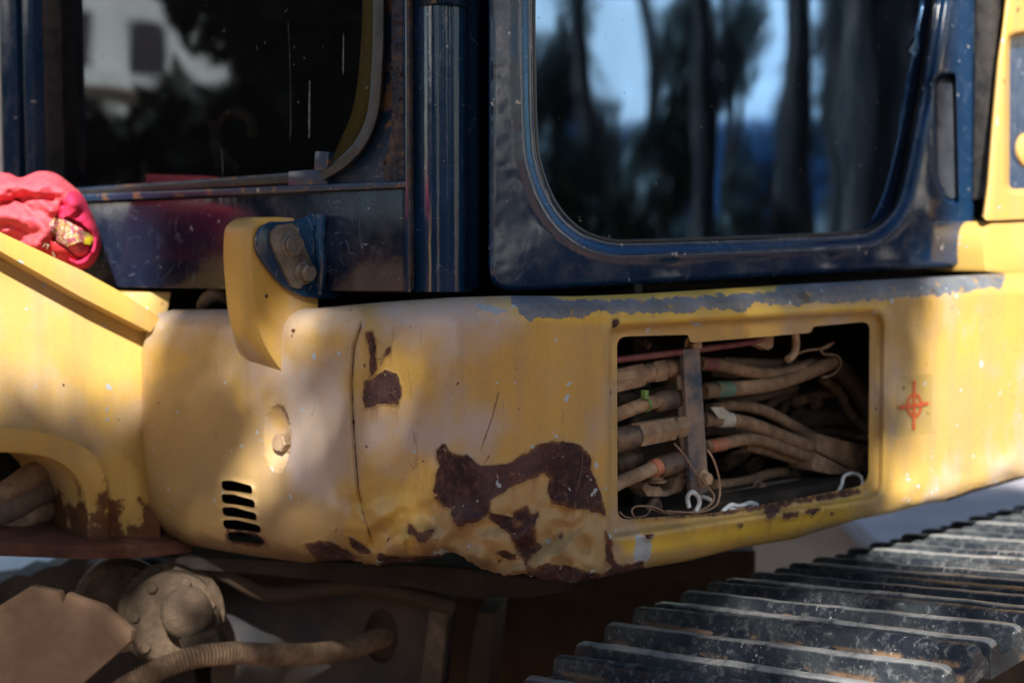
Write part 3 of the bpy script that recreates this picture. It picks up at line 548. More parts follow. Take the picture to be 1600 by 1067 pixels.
hh, _ = hose([(480, 675), (560, 662), (660, 642), (760, 652), (860, 690), (990, 735)], 31, .085); band('tape', (498, 674), (570, 660), 34, .085, 'orange', hh)
hose([(660, 668), (760, 690), (860, 722), (1000, 765)], 29, .10); hose([(470, 600), (560, 598), (660, 620), (760, 650)], 26, .14, 'hosed')
hose([(750, 520), (800, 460), (880, 420)], 30, .20, 'hosed'); hose([(820, 540), (860, 470), (900, 430)], 24, .21, 'hosed'); hose([(1080, 300), (1150, 370), (1220, 480), (1270, 560)], 58, .17, 'hosed', 'thick dark hose')
P = [IN(a, 545, .2) for a in np.linspace(920, 1200, 70)]; mb = MB(); mb.tube(P, PXM(62), 18, smooth=False, ripple=lambda i: 1 + .06 * math.sin(i * 1.8)); mb.make('corrugated_pipe', M['hosed'], EX, 60)
for pts, r, o in (([(520, 890), (700, 850), (950, 780), (1250, 720)], 34, .17), ([(520, 960), (760, 900), (1000, 850), (1280, 800)], 34, .15), ([(560, 760), (620, 730), (660, 700), (700, 620)], 40, .2), ([(660, 790), (730, 740), (760, 660)], 40, .2), ([(940, 620), (1100, 610), (1280, 630)], 26, .18), ([(500, 330), (700, 345), (900, 330)], 22, .2), ([(90, 330), (260, 440), (320, 560)], 20, .2)): hose(pts, r, o, 'hosed')
for pts, r, o, mt in (([(900, 470), (980, 440), (1080, 420), (1200, 440), (1290, 470)], 30, .19, 'hose'), ([(640, 560), (760, 600), (880, 690), (1000, 790)], 24, .15, 'hosed'), ([(520, 850), (640, 840), (780, 800), (900, 790), (1010, 800)], 26, .13, 'hose'), ([(1020, 360), (1100, 420), (1150, 520), (1240, 600)], 26, .16, 'hose'), ([(560, 910), (700, 880), (850, 850), (1000, 840), (1180, 850)], 26, .10, 'hosed'), ([(520, 440), (640, 460), (760, 440), (900, 400)], 20, .17, 'hosed')): hose(pts, r, o, mt)
for a_, b_, o_ in ((985, 470, .17), (880, 795, .125), (720, 862, .10)): mb = MB(); hexbolt(mb, IN(a_, b_, o_), Xn, .009, .012); mb.make('pipe_nut', M['fitd'], EX, 30)
# protective sleeve round four hoses
mb = MB(); mb.prism([IN(a, b, .075) for a, b in ((1000, 612), (1120, 645), (1260, 678), (1260, 800), (1180, 792), (1005, 700), (990, 690))], -Xn * .05)
sl = mb.make('hose_sleeve', M['hose'], EX, 40, bevel=.004)
mb = MB(); mb.prism([IN(a, b, .066) for a, b in ((995, 702), (1150, 778), (1240, 805), (1060, 805), (975, 785), (980, 740))], -Xn * .05); mb.make('sleeve_flap', M['hose'], sl, 40, bevel=.004)
# curled strap clamp
prof = catmull([(905, 250), (960, 232), (1040, 222), (1080, 190), (1040, 205), (1012, 225), (1030, 250), (1085, 255), (1105, 290), (1075, 335), (1020, 352)], 6); mb = MB(); V = []; Fq = []
for i, (a, b) in enumerate(prof): V += [IN(a, b, .075), IN(a, b, .115)]
Fq = [(2 * i, 2 * i + 1, 2 * i + 3, 2 * i + 2) for i in range(len(prof) - 1)]; o = mobj('curled_clamp', V, Fq, M['dusty'], EX, 60); md = o.modifiers.new('thick', 'SOLIDIFY'); md.thickness = .0025
# --- cab door
W0 = [(832, -470), (832, 60), (835, 200), (843, 262), (868, 322), (905, 360), (950, 377), (1000, 379), (1180, 373), (1330, 366), (1368, 356), (1398, 325), (1415, 270), (1440, 140), (1462, 0), (1510, -340), (1512, -440), (1490, -470)]
WIN = resample(catmull(W0[1:-3], 6), 3, False); WIN = list(map(tuple, WIN)) + [(1500, -440), (832, -440)]
DO = roundpoly([(763, -500), (763, 459), (1524, 416), (1524, -500)], [4, 42, 8, 4])
def door_o(x, y):
    s = sdf(x, y, DO); h = np.clip(-s / 9, 0, 1); o = .012 * (1 - np.sqrt(np.clip(1 - (1 - h) ** 2, 0, 1)))
    s = sdf(x, y, WIN); o = o + .014 * sstep(19, 3, s) - .0022 * np.exp(-((s - 22) / 5) ** 2)
    hs = sdf(x, y, HND); o = o + .020 * sstep(3, -4, hs) - .002 * np.exp(-((hs - 4) / 5) ** 2)
    for a, b, r, k in ((1045, 418, 20, .003), (1170, 412, 26, .002), (1298, 408, 16, .003), (1370, 404, 22, -.003), (800, 420, 40, -.002), (812, 340, 36, .0015), (1430, 330, 50, -.003)): o = o + k * np.exp(-((x - a) ** 2 + (y - b) ** 2) / r ** 2)
    return o + .0013 * vnoise(x, y, 60.) + .0004 * vnoise(x, y, 17.)
HND = roundpoly([(1460, 118), (1492, 116), (1497, 318), (1478, 316), (1461, 280)], [16, 5, 5, 14, 16])
HIN = roundpoly([(1464, 124), (1489, 122), (1493, 312), (1480, 310), (1465, 278)], [12, 4, 4, 12, 12])
door = sheet('cab_door', DO, [WIN], lambda x, y, e: hit(x, y, DOOR, door_o(x, y) + e), 8, M['navy'], EX, .03, bstep=4, rings=(1.5, 3.5, 6, 9, 12, 15.5, 19, 23, 28), extra=[list(map(tuple, HND)) + [tuple(HND[0])]])
def patch(name, poly, p, o, mat, parent, step=30, bump=None): return sheet(name, poly, [], lambda x, y, e: hit(x, y, p, o + (bump(x, y) if bump else 0)), step, mat, parent, 0)
patch('door_pane', [(815, -460), (1520, -460), (1490, 0), (1430, 385), (815, 395)], DOOR, .0265, M['glass'], door, 60)
wi = np.array(WIN); ctr = np.array([1150, 60.])
def loop_band(loop, p, o, w_, d, name, mat, parent, closed=True, n_in=1.):
    L = resample(loop, 8, closed); m = len(L); t = np.roll(L, -1, 0) - np.roll(L, 1, 0)
    if not closed: t[0] = L[1] - L[0]; t[-1] = L[-1] - L[-2]
    n = np.stack([-t[:, 1], t[:, 0]], -1); n /= np.linalg.norm(n, axis=1)[:, None]; n *= n_in
    rows = [(0, 0), (w_ * .2, -d), (w_ * .8, -d), (w_, 0), (w_ * .95, d * 1.5), (w_ * .05, d * 1.5)]; V = []
    for a, b in rows: q = L + n * a; V.append(hit(q[:, 0], q[:, 1], p, o + b))
    V = np.vstack(V); f = []; k = len(rows)
    for r in range(k):
        for i in range(m if closed else m - 1): f.append((r * m + i, r * m + (i + 1) % m, ((r + 1) % k) * m + (i + 1) % m, ((r + 1) % k) * m + i))
    return mobj(name, V, f, mat, parent, 40)
M['handle'] = m_plain('handle_plastic', (.022, .028, .040), (.05, .058, .075), 40, .45, dust=(.09, .09, .10), df=.4)
patch('handle_recess', HIN, DOOR, .0155, M['handle'], door, 12)
loop_band(WIN, DOOR, .022, 5, .004, 'window_seal', M['rubber'], door, True, -1)
# --- corner pillar of the cab
pl = [(628, 2.16), (633, 2.135), (636, 2.118), (644, 2.112), (648, 2.118), (655, 2.112), (660, 2.096), (668, 2.078), (680, 2.064), (696, 2.058), (712, 2.060), (722, 2.068), (728, 2.080), (731, 2.098), (734, 2.104), (742, 2.106), (748, 2.112), (752, 2.15), (775, 2.20)]
V = []
for px, Y in pl:
    b = W(px, 456 if px < 735 else 450, Y); V += [b, Vector((b.x, b.y, b.z + .93))]
pil = mobj('corner_pillar', V, [(2 * i, 2 * i + 2, 2 * i + 3, 2 * i + 1) for i in range(len(pl) - 1)], M['pillar'], EX, 60)
Pp = resample(catmull([(655, 2.12), (662, 2.085), (680, 2.05), (700, 2.043), (718, 2.05), (729, 2.075), (733, 2.12)], 5), .0001 + 6, False)
V = []
for px, Y in catmull([(652, 2.12), (658, 2.085), (680, 2.048), (700, 2.042), (718, 2.048), (731, 2.075), (735, 2.12)], 4):
    zt = 12 - 8 * math.sin(math.pi * np.clip((px - 652) / 83, 0, 1)) ; b = W(px, zt, Y); V += [b, Vector((b.x, b.y, b.z + .4))]
n = len(V) // 2; o = mobj('pillar_cover', V, [(2 * i, 2 * i + 2, 2 * i + 3, 2 * i + 1) for i in range(n - 1)], M['navy'], pil, 60); md = o.modifiers.new('thick', 'SOLIDIFY'); md.thickness = .004
mb = MB(); b0 = W(642, 452, 2.108); mb.box(b0 + UP * .46, Fv * .0025, Fn * .003, UP * .46); mb.make('rusty_edge', M['crust'], pil, 0)
# dark post behind the pillar so no light leaks in
mb = MB(); mb.box(W(704, 100, 2.24) + UP * .285, Vector((.055, 0, 0)), Vector((0, .04, 0)), UP * .62); mb.make('pillar_light_block', M['black'], EX, 0)
# --- cab front
def PF(px, py, o=0.): return H(px, py, FRONT, o)
mb = MB(); mb.prism([PF(60, 320), PF(634, 291), PF(634, 457), PF(60, 447)], -Fn * .05); sill = mb.make('front_sill', M['navysill'], EX, 35, bevel=.004)
mb = MB(); mb.prism([PF(60, 306, -.012), PF(634, 283, -.012), PF(634, 293, -.012), PF(60, 318, -.012)], -Fn * .07); mb.make('sill_ledge', M['navyrust'], sill, 35, bevel=.003)
GW = list(map(tuple, catmull([(78, 296), (300, 281), (470, 268), (530, 256), (566, 226), (586, 180), (594, 110), (597, 0)], 6))) + [(597, -440), (72, -440)]
sheet('window_frame', [(56, -470), (640, -470), (640, 288), (56, 312)], [GW], lambda x, y, e: hit(x, y, FRONT, .006 + e + .004 * sstep(14, 2, sdf(x, y, GW))), 14, M['navyrust'], EX, .03, bstep=6, rings=(2, 5, 8, 11, 14))
patch('front_pane', [(60, -460), (620, -460), (620, 280), (60, 312)], FRONT, .024, M['wglass'], EX, 60)
sealpath = resample(catmull([(603, -440), (603, 0), (601, 100), (594, 178), (574, 228), (543, 262), (508, 284)], 6), 6, False)
loop_band(sealpath, FRONT, -.004, 20, .010, 'rubber_seal', M['rubber'], EX, False, 1.)
sheet('sealant_crust', [(611, -440), (632, -440), (632, 282), (600, 284), (598, 262), (612, 200)], [], lambda x, y, e: hit(x, y, FRONT, -.002 - .007 * np.clip(vnoise(x, y, 9.) + .1 + .6 * vnoise(x, y, 4.), 0, 1)), 4, M['crust'], EX, 0)
mb = MB(); mb.prism([PF(60, 302, -.006), PF(450, 274, -.006), PF(450, 286, -.006), PF(60, 312, -.006)], -Fn * .02); mb.make('glass_channel', M['rubber'], EX, 30, bevel=.002)
mb = MB(); mb.prism([PF(450, 268, -.008), PF(506, 264, -.008), PF(512, 288, -.008), PF(450, 291, -.008)], -Fn * .02); mb.prism([PF(492, 236, -.012), PF(514, 238, -.012), PF(510, 268, -.012), PF(490, 266, -.012)], -Fn * .01); mb.make('corner_clip', M['navyrust'], EX, 30, bevel=.002)
# far post of the front window
for px0, px1, o_, mt in ((-60, 4, -.01, 'wallm'), (4, 30, -.03, 'navy'), (30, 40, -.015, 'crust'), (40, 56, -.028, 'navy'), (56, 76, -.008, 'rubber')):
    mb = MB(); b0, b1 = PF(px0, 310, o_), PF(px1, 310, o_); b1.z = b0.z; hgt = Vector((0, 0, 1.0)); mb.prism([b0, b1, b1 + hgt, b0 + hgt], -Fn * .06); mb.make('window_post', M[mt], EX, 30, bevel=.006 if px1 - px0 > 14 and px0 > 0 else 0)
# wiper trace, streaks of dried splash on the front pane: short strips of dirt
for a, b, wd in (((484, 125), (483, 217), 1.7), ((537, 52), (536, 118), 1.2)):
    d = np.array(b) - np.array(a); n = np.array([-d[1], d[0]]) / np.linalg.norm(d) * wd
    Q = [a + n * .6, (np.array(a) + b) / 2 + n, b + n * .5, b - n * .5, (np.array(a) + b) / 2 - n * .7, a - n * .4]
    patch('dried_splash', Q, FRONT, .0225, M['splash'], EX, 6)
# cab shell: roof, floor, back and far walls, seen dark through the panes
cc = W(690, 300, 2.2); c1 = PF(40, 300, .05); c2 = H(1520, 300, DOOR, .05); c3 = c1 + (c2 - Vector((cc.x, cc.y, 0))); zb = cc.z - .12; zt_ = cc.z + .95
flat = lambda p, z: Vector((p.x, p.y, z))
mb = MB(); mb.prism([flat(p, zt_) for p in (cc - Fn * 0 + Vector((-.03, -.06, 0)), c2 + Xn * .06, c3, c1 + Fn * .06)], (0, 0, .06)); mb.make('cab_roof', M['navy'], EX, 30, bevel=.01)
mb = MB(); mb.prism([flat(p, zb) for p in (cc + Vector((0, .06, 0)), c2, c3, c1)], (0, 0, -.03)); mb.make('cab_floor', M['dark'], EX, 30)
for p, q in ((c2, c3), (c3, c1)):
    mb = MB(); dd = (q - p).normalized(); nn_ = Vector((dd.y, -dd.x, 0)); mb.prism([flat(p, zb - .25), flat(q, zb - .25), flat(q, zt_), flat(p, zt_)], nn_ * .02); mb.make('cab_wall', M['dark'], EX, 0)
sc_ = (cc + c3) / 2; seat = None
mb = MB(); mb.box(flat(sc_, zb + .16) , Fn * .24, Xn * .24, UP * .08); seat = mb.make('seat', M['dark'], EX, 40, bevel=.04)
mb = MB(); mb.box(flat(sc_ - Fn * -.02 + (-Fn) * .28, zb + .5), Fn * .06, Xn * .22, UP * .34); mb.make('seat_back', M['dark'], seat, 40, bevel=.04)
lv = PF(375, 215, .22); mb = MB(); mb.tube([PF(345, 262, .2), PF(338, 215, .2), PF(362, 176, .2), PF(392, 188, .2), PF(394, 215, .2)], .010, 10); mb.tube([PF(330, 190, .2), PF(345, 230, .2), PF(375, 268, .2)], .008, 10); mb.make('control_lever', M['frame'], EX, 60)
mb = MB(); mb.tube([PF(590, -60, .10), PF(588, 60, .10), PF(575, 170, .10), PF(545, 245, .10), PF(520, 300, .10)], .022, 12); mb.make('grab_bar', M['yclean'], EX, 60)
# --- hinge hook in front of the sill
zh = lambda a, b: (340 + a / 3.555, 310 + b / 3.555)
def HK(a, b, o=0.): return H(*zh(a, b), HOOK, o)
face = resample(catmull([(330, 104), (262, 112), (212, 145), (192, 190), (186, 320), (196, 480), (212, 640), (240, 760), (290, 866), (368, 974)], 5), 9, False).tolist() + [(384, 905), (392, 820), (402, 752), (440, 692), (560, 610), (560, 400), (480, 180), (420, 110)]
mb = MB(); mb.prism([HK(a, b) for a, b in face], -Xn * .072); hk = mb.make('hinge_hook', M['yhook'], EX, 40, 'thick dusty yellow hook plate', bevel=.0035)
cov = resample(catmull([(300, 130), (248, 160), (222, 230), (232, 310), (290, 400), (360, 480), (440, 530), (520, 552), (640, 556), (720, 540)], 5), 9, False).tolist() + [(720, 470), (590, 450), (540, 300), (545, 80), (500, 105), (420, 128)]
mb = MB(); mb.prism([HK(a, b, -.011) for a, b in cov], -Xn * .010); mb.make('hinge_plate', M['navy'], hk, 40, bevel=.003)
mb = MB(); mb.prism([HK(a, b, -.018) for a, b in ((300, 185), (340, 150), (420, 138), (446, 170), (535, 385), (525, 440), (460, 502), (415, 492), (330, 320), (297, 240))], -Xn * .008); mb.make('retainer_plate', M['steel'], hk, 30, bevel=.0015)
mb = MB(); mb.lathe(HK(412, 260, -.018), Xn, [(0, .0175), (.002, .0175), (.003, .0150), (.009, .0150), (.0105, .0135), (.0106, .003), (.009, .0025), (.009, .0001)], 28); mb.make('hinge_pin', M['steel'], hk, 35)
mb = MB(); hexbolt(mb, HK(478, 412, -.018), Xn, .0125, .017); mb.make('bolt', M['steel'], hk, 30)
mb = MB(); mb.tube([PF(502, 336, -.014), PF(500, 380, -.016), PF(503, 420, -.014), PF(500, 458, -.008)], [.008, .007, .0075, .006], 10, ripple=lambda i: 1 + .07 * math.sin(i * 2.2)); mb.make('weld_bead', M['navy'], sill, 60)
mb = MB(); mb.lathe(PF(500, 350, -.01), Fn, [(0, .008), (.008, .007), (.011, .004)], 12); mb.make('plug', M['navy'], sill, 40)
mb = MB(); mb.tube([PF(318, 478, .03), PF(328, 464, .02), PF(345, 460, .03), PF(365, 470, .05)], .012, 10); mb.make('hose', M['hosed'], EX, 60)
# --- boom foot at the left
def BK(px, py, o=0.): return H(px, py, BRK, o)
side = [(-120, 380), (0, 405), (110, 450), (232, 515), (250, 545), (250, 850), (168, 850), (168, 765), (150, 718), (112, 692), (50, 678), (-120, 668)]
boom = sheet('boom_foot', side, [], lambda x, y, e: hit(x, y, BRK, e - .004 * np.exp(-((sdf(x, y, side)) / 12) ** 2) + .002 * vnoise(x, y, 80.)), 9, M['ymid'], EX, .03)
mb = MB(); mb.prism([BK(-120, 300, -.045), BK(0, 362, -.045), BK(130, 423, -.045), BK(190, 456, -.045), BK(252, 497, -.045), BK(236, 520, -.045), BK(122, 462, -.045), BK(0, 393, -.045), BK(-120, 328, -.045)], -Xn * .25); mb.make('boom_flange', M['yclean'], boom, 30, bevel=.003)
arch_o = catmull([(-120, 664), (-20, 668), (50, 674), (112, 688), (152, 716), (168, 765), (170, 845)], 6).tolist(); arch_i = catmull([(138, 845), (137, 790), (122, 748), (92, 722), (50, 710), (-20, 706), (-120, 703)], 6).tolist()
mb = MB(); mb.prism([BK(a, b, -.03) for a, b in arch_o + arch_i], -Xn * .20); mb.make('boom_arch', M['yrust'], boom, 40, bevel=.003)
mb = MB(); fr = [BK(-120, 856, -.075), BK(140, 866, -.075), BK(225, 864, -.06), BK(300, 856, -.02)]; bk = [BK(300, 850, .14), BK(-120, 850, .2)]
pts = [flat(p, 0) for p in fr + bk]; zz = [p.z for p in fr] + [fr[-1].z, fr[0].z]; mb.prism([Vector((p.x, p.y, z + .0125)) for p, z in zip(pts, zz)], (0, 0, -.020)); mb.make('boom_base', M['rust'], boom, 30, bevel=.002)
for i, (y0, y1, r) in enumerate(((775, 738, .020), (800, 768, .024), (830, 800, .020), (822, 840, .016))):
    mb = MB(); mb.tube([BK(-100, y0 + 25, .08), BK(0, y0, .07), BK(60, y1, .09), BK(130, y1 - 15, .16)], r, 12); mb.make('hose', M['hosed' if i % 2 else 'hose'], EX, 60)
mb = MB(); mb.prism([BK(-120, 690, .22), BK(200, 690, .22), BK(200, 860, .22), BK(-120, 860, .22)], -Xn * .02); mb.make('boom_web', M['black'], boom, 0)
mb = MB(); mb.prism([BK(-120, 380, .205), BK(120, 440, .205), BK(150, 500, .205), BK(150, 700, .205), BK(-120, 700, .205)], -Xn * .02); mb.make('boom_web', M['yellow'], boom, 0)
mb = MB(); mb.prism([W(190, 457, 2.53), W(268, 456, 2.53), W(262, 486, 2.53), W(225, 520, 2.53), W(180, 500, 2.53)], (-.05, .12, 0)); mb.make('stop_block', M['yellow'], EX, 30, bevel=.003)
mb = MB(); mb.prism([W(a, b, Y) for a, b, Y in ((235, 492, 2.56), (560, 476, 2.33), (880, 476, 2.2), (880, 850, 2.2), (560, 850, 2.33), (262, 828, 2.56))], (.06, .25, 0)); mb.make('inner_dark_box', M['black'], EX, 0)  # black box added inside so the slots show no light
# --- engine hood behind the door
HOODP = off(PSIDE, .055)
def HO(px, py, o=0.): return H(px, py, HOODP, o)
HWIN = roundpoly([(1578, 60), (1700, 40), (1700, 292), (1577, 296)], [10, 4, 4, 10])
hood = sheet('engine_hood', list(map(tuple, catmull([(1534, 338), (1541, 290), (1548, 200), (1557, 100), (1570, 0), (1580, -300)], 5))) + [(1760, -300), (1760, 335), (1560, 344), (1542, 344)], [HWIN],
    lambda x, y, e: hit(x, y, HOODP, e + .016 * (1 - np.sqrt(np.clip(1 - (1 - np.clip((x - np.interp(y, [-300, 0, 100, 200, 290, 345], [1580, 1570, 1557, 1548, 1541, 1534])) / 16, 0, 1)) ** 2, 0, 1))) + .012 * sstep(8, 0, sdf(x, y, HWIN))), 8, M['yclean'], EX, .06, bstep=5, rings=(1, 2.5, 5, 8, 12, 16))
patch('hood_window', [(1570, 40), (1710, 30), (1710, 310), (1570, 310)], HOODP, .03, M['navy'], hood, 40)
mb = MB(); mb.lathe(HO(1600, 234, .03), Xn, [(0, .030), (.006, .030), (.010, .024), (.012, .012), (.009, .008)], 24); mb.make('lock_knob', M['yclean'], hood, 40)
mb = MB(); mb.prism([HO(1553, -300, .03), HO(1592, -300, .03), HO(1578, 100, .03), HO(1562, 250, .03), HO(1556, 310, .03), HO(1542, 312, .03)], -Xn * .03); mb.make('hood_seal', M['rubber'], EX, 30, bevel=.004)
mb = MB(); mb.prism([H(1500, -300, DOOR, .03), H(1548, -300, DOOR, .03), H(1548, 440, DOOR, .03), H(1500, 440, DOOR, .03)], -Xn * .1); mb.make('rear_post', M['navy'], EX, 0)
mb = MB(); pr = catmull([(1540, 425), (1538, 380), (1548, 350), (1580, 346), (1760, 340)], 5).tolist() + [(1760, 430), (1590, 430)]; mb.prism([HO(a, b, .006) for a, b in pr], -Xn * .2); mb.make('hood_base', M['yclean'], EX, 40, bevel=.010)
mb = MB(); mb.prism([HO(a, b, .22) for a, b in ((1500, -400), (1900, -400), (1900, 460), (1500, 460))], -Xn * .3); mb.make('engine_bulkhead', M['black'], EX, 0)
# --- undercarriage
def blk(name, pts, Y, vec, mat, bev=.004, label=None): mb = MB(); mb.prism([W(a, b, Y) for a, b in pts], vec); return mb.make(name, M[mat], EX, 35, label, bev)
blk('underbody_backing', [(100, 860), (1180, 860), (1180, 1300), (100, 1300)], 3.0, (0, .1, 0), 'brown', 0)  # dark box added behind the undercarriage to keep sky out
blk('slew_ring', [(240, 868), (700, 884), (900, 912), (890, 925), (820, 934), (740, 936), (640, 918), (520, 910), (420, 900), (300, 890)], 2.46, (.1, .5, 0), 'black', .006)
LTW = [(330, 905), (420, 925), (530, 912), (640, 935), (676, 948), (652, 1150), (330, 1150)]
hol = [(596 + 26 * math.cos(a), 993 + 44 * math.sin(a)) for a in np.linspace(0, 2 * math.pi, 30)[:-1]]
tf = sheet('track_frame', LTW, [hol], lambda x, y, e: np.stack([np.array(W(a, b, 2.62 + e)) for a, b in zip(np.ravel(x), np.ravel(y))]), 16, M['frame'], EX, .06)
blk('frame_gusset', [(520, 930), (660, 950), (645, 1150), (520, 1150)], 2.635, (0, .02, 0), 'brown', 0)
mb = MB(); mb.tube([W(300, 888, 2.52), W(350, 895, 2.5), (W(420, 928, 2.5)), W(500, 920, 2.5), W(560, 914, 2.5), W(640, 930, 2.5), W(710, 948, 2.5)], .014, 12); mb.make('frame_lip', M['brown'], EX, 60)
blk('frame_rib', [(672, 946), (700, 950), (682, 1150), (646, 1150)], 2.5, (.01, .14, 0), 'motor', .004); blk('frame_rib', [(745, 955), (775, 958), (755, 1150), (715, 1150)], 2.56, (.02, .14, 0), 'brown', .004)
mb = MB(); maxis = Vector((.25, -.95, .1)).normalized(); mc = W(270, 966, 2.42)
mb.lathe(mc, maxis, [(-.22, .062), (-.075, .062), (-.07, .082), (-.05, .084), (-.045, .072), (0, .072), (.008, .066)], 40); mo = mb.make('travel_motor', M['motor'], EX, 35, 'dust-covered round travel motor')
mb = MB(); mb.lathe(W(292, 958, 2.385), maxis, [(-.02, .040), (.006, .040), (.014, .036), (.020, .030), (.022, .022), (.023, .0)], 36); mb.make('motor_cap', M['motor'], mo, 35)
for a_ in (0, .9, 1.8, 2.7, 3.6, 4.5, 5.4):
    mb = MB(); hexbolt(mb, mc + (Matrix.Rotation(a_, 3, maxis) @ maxis.orthogonal().normalized()) * .060, maxis, .0085, .016); mb.make('bolt', M['motor'], mo, 30); mb = MB(); mb.box(W(318, 1003, 2.37), (.028, .004, .008), (0, .02, 0), (-.006, 0, .018)); mb.make('motor_lug', M['motor'], mo, 30, bevel=.004)
mb = MB(); mb.lathe(W(190, 945, 2.56), maxis, [(-.2, .068), (-.03, .068), (-.03, .078), (0, .078), (.01, .066)], 30); mb.make('motor_housing', M['motor'], mo, 35)
P = resample(catmull([W(150, 1105, 2.3), W(215, 1062, 2.3), W(290, 1030, 2.32), W(360, 1020, 2.36), W(430, 1022, 2.42), W(500, 1020, 2.5), W(560, 1008, 2.56), W(610, 990, 2.66)], 8), .0014, False); mb = MB(); mb.tube(P, .0165, 14, smooth=False, ripple=lambda i: 1 + .09 * math.sin(i * 1.57)); mb.make('corrugated_hose', M['hose'], EX, 60, 'ribbed dusty hose')
blk('guard_plate', [(-80, 985), (0, 945), (48, 915), (92, 924), (98, 942), (104, 926), (118, 932), (160, 946), (205, 985), (204, 1002), (120, 1075), (40, 1160), (-80, 1160)], 2.25, (.004, .012, 0), 'plate', .002, 'tan dust-covered guard plate')
blk('frame_block', [(-160, 930), (0, 910), (25, 897), (45, 899), (70, 886), (95, 882), (110, 872), (260, 868), (330, 1160), (-160, 1160)], 2.85, (0, .12, 0), 'black', 0)
blk('frame_beam', [(130, 880), (240, 872), (320, 905), (330, 960), (140, 960)], 2.72, (0, .15, 0), 'brown', .01)
# --- track
zt = CAMZ - .55; TL = Vector((.716, .698, 0)).normalized(); TW = Vector((.698, -.716, .088)).normalized(); TN = TL.cross(TW) * -1
def TP(px, py): x, y, z = ray(px, py); k = -.55 / z; return Vector((float(x * k), float(y * k), zt))
o0 = TP(1139, 895) - Vector((0, 0, .032)); SL = .555; pitch = .171
# shoe cross-section along the track: plate with three bars
xs, hs = [], []
def seg(a, h): xs.append(a); hs.append(h)
hb_ = .025
for k in range(3):
    c0 = .018 + k * .066; hk_ = hb_ * (1., .96, .82)[k]
    seg(c0 - .0165, 0); seg(c0 - .0105, hk_ * .68); seg(c0 - .0080, hk_ * .93); seg(c0 - .0050, hk_); seg(c0 + .0045, hk_); seg(c0 + .0075, hk_ * .93); seg(c0 + .0095, hk_ * .7); seg(c0 + .0135, 0)
    if k < 2: seg(c0 + .033, 0)
seg(.168, -.002); seg(.1705, -.006)
WS = np.r_[0, .003, .007, .012, np.linspace(.025, SL - .025, 44), SL - .012, SL - .007, SL - .003, SL]; NW = len(WS) - 1; V = []; f = []; rise = []
for j in range(NW + 1):
    wj = WS[j]; e = min(wj, SL - wj); ch = math.sqrt(max(0, 1 - (1 - min(1, e / .012)) ** 2))
    for a, h in zip(xs, hs):
        nz = (mnoise.noise(Vector((a * 60, wj * 7, 2.))) * .0022 + mnoise.noise(Vector((a * 20, wj * 30, 7.))) * .0014) * (1 if h > .01 else .6)
        V.append(Vector((wj, a + .002 * mnoise.noise(Vector((wj * 12, a * 9, 1.))) * (h > .01), h * (.72 + .28 * ch) + nz))); rise.append(h / hb_)
K = len(xs)
for j in range(NW):
    for i in range(K - 1): f.append((j * K + i, (j + 1) * K + i, (j + 1) * K + i + 1, j * K + i + 1))
n = len(V); ring = [j * K for j in range(NW + 1)] + [NW * K + i for i in range(1, K)] + [j * K + K - 1 for j in range(NW - 1, -1, -1)] + [i for i in range(K - 2, 0, -1)]
for i in ring: V.append(Vector((V[i].x, V[i].y, -.022))); rise.append(0)
m = len(ring)
for i in range(m): f.append((ring[i], n + i, n + (i + 1) % m, ring[(i + 1) % m]))
f.append(tuple(n + i for i in range(m - 1, -1, -1)))
rot = Matrix(((TW.x, TL.x, TN.x), (TW.y, TL.y, TN.y), (TW.z, TL.z, TN.z)))
base0 = o0 - TL * .02
bolt_me = None
def bump_blob(r, seed, flat_=.4):
    bm = bmesh.new(); bmesh.ops.create_icosphere(bm, subdivisions=3, radius=1)
    for v in bm.verts:
        d = 1 + .45 * mnoise.noise(v.co * 1.3 + Vector((seed, 0, 0))) + .2 * mnoise.noise(v.co * 4 + Vector((seed, 3, 0))); v.co *= d * r; v.co.z *= flat_; v.co.x *= 1.8
    me = bpy.data.meshes.new('mud_clod'); bm.to_mesh(me); bm.free(); me.shade_smooth(); me.materials.append(M['plate']); return me
shoe0 = None
for k in range(-6, 17):
    if shoe0 is None:
        sh = mobj('track_shoe', V, f, M['track'], EX, 32, None, dict(rise=rise)); shoe0 = sh
        mb = MB(); hexbolt(mb, (0, 0, 0), (0, 0, 1), .0135, .014); tmp = mb.make('bolt', M['track'], sh, 30); bolt_me = tmp.data; COL.objects.unlink(tmp)
    else:
        sh = shoe0.copy(); COL.objects.link(sh)
    q = base0 + TL * (pitch * k); sh.location = q - EX.location; sh.matrix_parent_inverse = Matrix()
    R = rot.to_4x4()
    if k < 0:
        ps = -k * pitch; ang = .66 * ps; sh.location = base0 - TL * (ps - .03 * ps ** 3) - TN * (.34 * ps * ps) - EX.location; R = R @ Matrix.Rotation(ang, 4, 'X')
    R = R @ Matrix.Rotation(random.uniform(-.02, .02), 4, 'X'); sh.rotation_euler = R.to_euler()
    if k <= 6:
        for wx in (.18, .35):
            for ly in (.050, .117):
                b = bpy.data.objects.new('bolt', bolt_me); COL.objects.link(b); b.parent = sh; b.location = (wx + random.uniform(-.002, .002), ly, 0)
